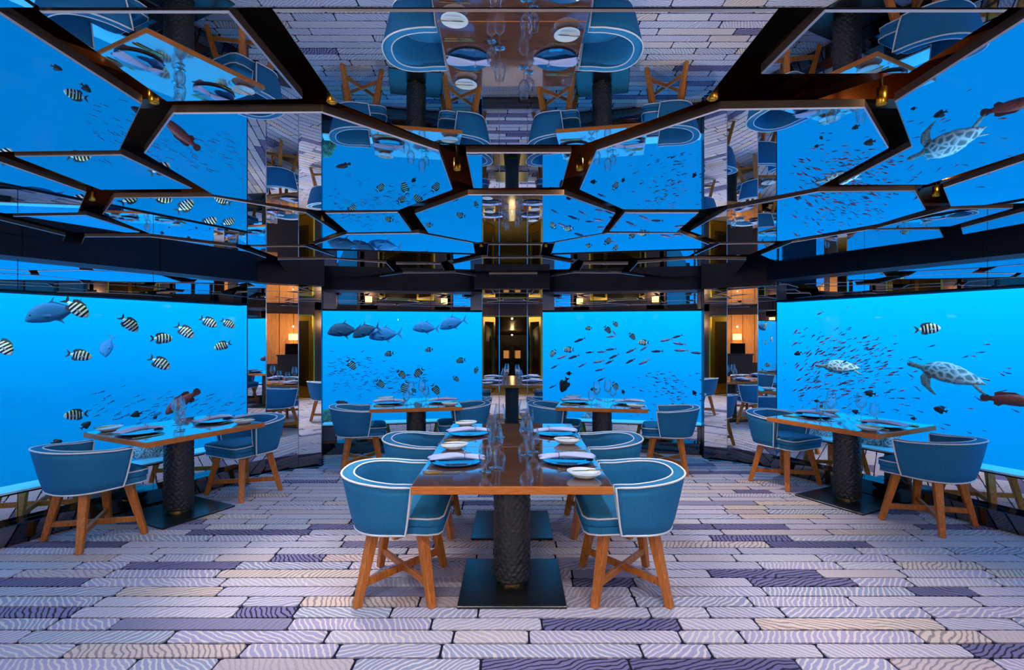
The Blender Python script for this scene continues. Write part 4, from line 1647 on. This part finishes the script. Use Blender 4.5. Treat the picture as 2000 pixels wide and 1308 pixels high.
shoal(150, s_right, 'tiny reddish fish in the dense shoal around the left turtle, right window', 'red shoal beyond the right window', ['anthias', 'anthias', 'anthias2'], (9, 15), lambda x, y: (22 if x > 1600 else 45) - (y - 700) * 0.18 + rf.uniform(-14, 14) + rf.choice([0, 0, 0, 180]), (0.1, 1.2))
shoal(32, lambda: (rf.uniform(1770, 1985), rf.uniform(665, 850)), 'tiny scattered fish around the right turtle, right window', 'scattered fish at the right of the right window', ['anthias', 'faint', 'faint'], (9, 16), lambda x, y: rf.uniform(-45, 30), (0.4, 1.6))
shoal(52, lambda: (min(1370, rf.gauss(1310, 35)), rf.uniform(728, 822)), 'tiny red fish in the shoal low right, back right window', 'red shoal beyond the back right window', ['anthias', 'anthias', 'anthias2'], (7, 11), lambda x, y: 172 + rf.uniform(-22, 22), (0.1, 1.0))
shoal(60, lambda: ((lambda t: (640 + t * 190, 722 + 26 * t + rf.gauss(0, 14 + 6 * (1 - t))))(rf.random())), 'tiny grey-blue fish in the faint shoal, back left window', 'faint shoal beyond the back left window', ['faint', 'faint', 'anthias2'], (6, 10), lambda x, y: rf.uniform(150, 210), (0.3, 1.6))


def stuff_shoal(name, n, sampler, kinds, size, angf, offr, label):
    """the fish of a shoal too faint to pick out singly, as one object"""
    sk = {'anthias': 'anthias_skin', 'anthias2': 'anthias_dark', 'faint': 'faint_skin'}
    mb = MB()
    for i in range(n):
        px, py = sampler()
        r = ray(px, py)
        rn = r.normalized()
        p = CAMP + r * pane_depth(px) + rn * (0.45 + rf.uniform(*offr))
        right = rn.cross(Vector((0, 0, 1))).normalized()
        up = right.cross(rn).normalized()
        a = math.radians(angf(px, py))
        X = right * math.cos(a) + up * math.sin(a)
        Z = up * math.cos(a) - right * math.sin(a)
        Y = Z.cross(X)
        s_ = rf.uniform(*size) / F * p.y
        m_ = sk[rf.choice(kinds)]
        W = lambda q: p + (X * q[0] + Y * q[1] + Z * q[2]) * s_
        mb.rings([[W((x, hw * math.cos(2 * PI * j / 6), hh * math.sin(2 * PI * j / 6))) for j in range(6)] for x, zc, hh, hw in SMALL], m_)
        mb.rings([[W((x, y_, z_)) for y_, z_ in ((0.01, h_), (0.01, -h_), (-0.01, -h_), (-0.01, h_))] for x, h_ in ((-0.3, 0.02), (-0.5, 0.13))], m_)
    o_ = mb.build(name, smooth=True)
    tag(o_, label, 'fish', None, 'stuff')


stuff_shoal('fish_shoal', 110, lambda: (rf.uniform(165, 478), rf.gauss(805, 22)), ['faint'], (8, 16), lambda x, y: 20 + rf.uniform(-15, 15), (0.8, 2.4), 'faint blue shoal low beyond the left window')
stuff_shoal('fish_shoal', 170, s_right, ['anthias', 'anthias2', 'faint'], (6, 11), lambda x, y: 25 + rf.uniform(-25, 25), (1.2, 2.4), 'distant fish behind the red shoal, right window')
stuff_shoal('fish_shoal', 150, lambda: ((lambda t: (640 + t * 200, 728 + 22 * t + rf.gauss(0, 16 + 8 * (1 - t))))(rf.random())), ['faint'], (5, 9), lambda x, y: rf.uniform(-30, 30), (1.0, 2.4), 'distant fish behind the faint shoal, back left window')
stuff_shoal('fish_shoal', 60, lambda: (min(1372, rf.gauss(1310, 40)), rf.uniform(725, 830)), ['anthias', 'faint'], (5, 8), lambda x, y: rf.uniform(-25, 25), (0.8, 1.8), 'distant fish behind the red shoal, back right window')

# sea turtles
add_noise_color(mat('turtle_skin', rough=0.6), (0.06, 0.11, 0.12), (0.40, 0.50, 0.48), (9, 9, 9), 5.0)
m = mat('turtle_shell', rough=0.5)
N, L, b = nodes_of(m)
tc = N.new('ShaderNodeTexCoord')
vo = N.new('ShaderNodeTexVoronoi')
vo.inputs['Scale'].default_value = 9.0
vo.feature = 'DISTANCE_TO_EDGE'
rp = N.new('ShaderNodeValToRGB')
rp.color_ramp.elements[0].position = 0.02
rp.color_ramp.elements[0].color = (0.60, 0.70, 0.68, 1)
rp.color_ramp.elements[1].position = 0.22
rp.color_ramp.elements[1].color = (0.10, 0.17, 0.17, 1)
L.new(tc.outputs['Object'], vo.inputs['Vector'])
L.new(vo.outputs['Distance'], rp.inputs['Fac'])
L.new(rp.outputs['Color'], b.inputs['Base Color'])


def make_turtle(label, flip_up):
    t = empty('sea_turtle', label=label, cat='turtle', group='sea turtles')
    mb = MB()
    n = 14
    prof = [(0.50, 0.0, 0.012, 0.012), (0.48, 0.0, 0.030, 0.03), (0.43, 0.005, 0.042, 0.042), (0.37, 0.0, 0.036, 0.036), (0.32, -0.005, 0.036, 0.036), (0.27, -0.01, 0.055, 0.075), (0.18, -0.01, 0.075, 0.16), (0.03, -0.01, 0.08, 0.20),
            (-0.15, -0.01, 0.07, 0.18), (-0.32, -0.01, 0.045, 0.10), (-0.42, -0.012, 0.02, 0.035), (-0.47, -0.015, 0.006, 0.008)]
    mb.rings([[(x, hw * math.cos(2 * PI * j / n), zc + hh * math.sin(2 * PI * j / n)) for j in range(n)] for x, zc, hh, hw in prof], 'turtle_skin')

    def flipper(path, ws):
        rings = []
        for (x, y, z), w in zip(path, ws):
            rings.append([(x + w * math.cos(2 * PI * j / 8), y, z + 0.014 * math.sin(2 * PI * j / 8)) for j in range(8)])
        mb.rings(rings, 'turtle_skin')
    for s in (-1, 1):
        zt = (0.20 if s == flip_up else -0.17) if flip_up else -0.17
        flipper([(0.20, s * 0.10, -0.01), (0.22, s * 0.20, zt * 0.25), (0.18, s * 0.28, zt * 0.7), (0.08, s * 0.33, zt), (0.04, s * 0.34, zt * 1.1)], [0.06, 0.065, 0.055, 0.03, 0.008])
        flipper([(-0.32, s * 0.06, -0.01), (-0.38, s * 0.13, -0.02), (-0.45, s * 0.18, -0.05), (-0.49, s * 0.19, -0.06)], [0.04, 0.045, 0.035, 0.01])
    mb.build('body', t, smooth=True)
    mb = MB()
    prof = [(0.29, 0.012, 0.01, 0.03), (0.26, 0.02, 0.045, 0.11), (0.16, 0.025, 0.085, 0.185), (0.02, 0.025, 0.105, 0.225), (-0.14, 0.02, 0.09, 0.20), (-0.30, 0.01, 0.055, 0.12), (-0.40, 0.0, 0.025, 0.05), (-0.44, -0.004, 0.006, 0.01)]
    rings = []
    for x, zc, hh, hw in prof:
        ring = []
        for j in range(n):
            a = 2 * PI * j / n
            ring.append((x, hw * math.cos(a), zc + (hh if math.sin(a) > 0 else 0.012) * math.sin(a)))
        rings.append(ring)
    mb.rings(rings, 'turtle_shell')
    mb.build('carapace', t, smooth=True)
    for s in (-1, 1):
        mb = MB()
        mb.lathe([(0.0, -0.008), (0.008, -0.004), (0.009, 0.0), (0.008, 0.004), (0.0, 0.008)], 8, 'fish_eye', (0.455, s * 0.034, 0.014))
        mb.build('eye', t, smooth=True)
    return t


def put_turtle(t, px, py, length, ang, off, tilt):
    r = ray(px, py)
    p = CAMP + r * pane_depth(px)
    rn = r.normalized()
    p = p + rn * off
    right = rn.cross(Vector((0, 0, 1))).normalized()
    up = right.cross(rn).normalized()
    a = math.radians(ang)
    X = right * math.cos(a) + up * math.sin(a)
    Z = up * math.cos(a) - right * math.sin(a)
    if math.cos(a) < 0:
        Z = -Z
    Z = Matrix.Rotation(math.radians(tilt), 3, X) @ Z
    Y = Z.cross(X)
    s = length / F * p.y
    t.matrix_world = Matrix(((X.x * s, Y.x * s, Z.x * s, p.x), (X.y * s, Y.y * s, Z.y * s, p.y), (X.z * s, Y.z * s, Z.z * s, p.z), (0, 0, 0, 1)))


put_turtle(make_turtle('smaller pale sea turtle inside the red shoal, one flipper raised', 1), 1637, 716, 78, 178, 0.75, -38)
put_turtle(make_turtle('large pale sea turtle swimming left, right half of the right window', 0), 1849, 729, 128, 164, 0.5, -34)

# corals on the reef edge just outside the sills
add_noise_color(mat('coral_pale', rough=0.8), (0.06, 0.14, 0.17), (0.85, 0.92, 0.92), (30, 30, 30), 3.0, 0.3, lo=0.40, hi=0.60)
add_noise_color(mat('coral_green', rough=0.8), (0.05, 0.14, 0.10), (0.35, 0.48, 0.25), (16, 16, 16), 3.0, 0.3)
rc = random.Random(11)


def coral(px, off, w, top, m, label):
    r = ray(px, 700)
    p = CAMP + r * pane_depth(px)
    rn = Vector((r.x, r.y, 0)).normalized()
    p = p + rn * off
    bm = bmesh.new()
    # a lumpy stem with many knobs
    for i in range(34):
        ang = rc.uniform(0, 2 * PI)
        rad = w * math.sqrt(rc.random())
        z = top - 0.5 * (rad / w) ** 2 * 0.25 - rc.uniform(0, 0.06)
        mt = Matrix.Translation((math.cos(ang) * rad, math.sin(ang) * rad, z)) @ Matrix.Scale(rc.uniform(0.03, 0.065), 4)
        bmesh.ops.create_icosphere(bm, subdivisions=2, radius=1.0, matrix=mt)
    bmesh.ops.create_cone(bm, cap_ends=True, segments=18, radius1=w * 0.6, radius2=w * 1.0, depth=1.2, matrix=Matrix.Translation((0, 0, top - 0.66)))
    for v in bm.verts:
        nv = noise.noise(v.co * 24) * 0.012
        v.co += Vector((nv, -nv, nv))
    me = bpy.data.meshes.new('coral')
    bm.to_mesh(me)
    bm.free()
    me.materials.append(MATS[m])
    me.polygons.foreach_set('use_smooth', [True] * len(me.polygons))
    o = bpy.data.objects.new('coral', me)
    COL.objects.link(o)
    o.location = (p.x, p.y, 0)
    tag(o, label, 'coral', 'corals outside the sills')


coral(1715, 0.36, 0.16, 0.60, 'coral_pale', 'pale knobbly coral low behind the right window table pedestal')
coral(1612, 0.36, 0.13, 0.57, 'coral_pale', 'smaller pale coral just left of the right table pedestal')
coral(300, 0.36, 0.14, 0.52, 'coral_pale', 'pale coral low behind the left window table pedestal')
coral(636, 0.5, 0.11, 0.46, 'coral_green', 'greenish coral in the lower left corner of the back left window')
coral(1152, 0.5, 0.12, 0.42, 'coral_pale', 'pale coral under the back right window table')
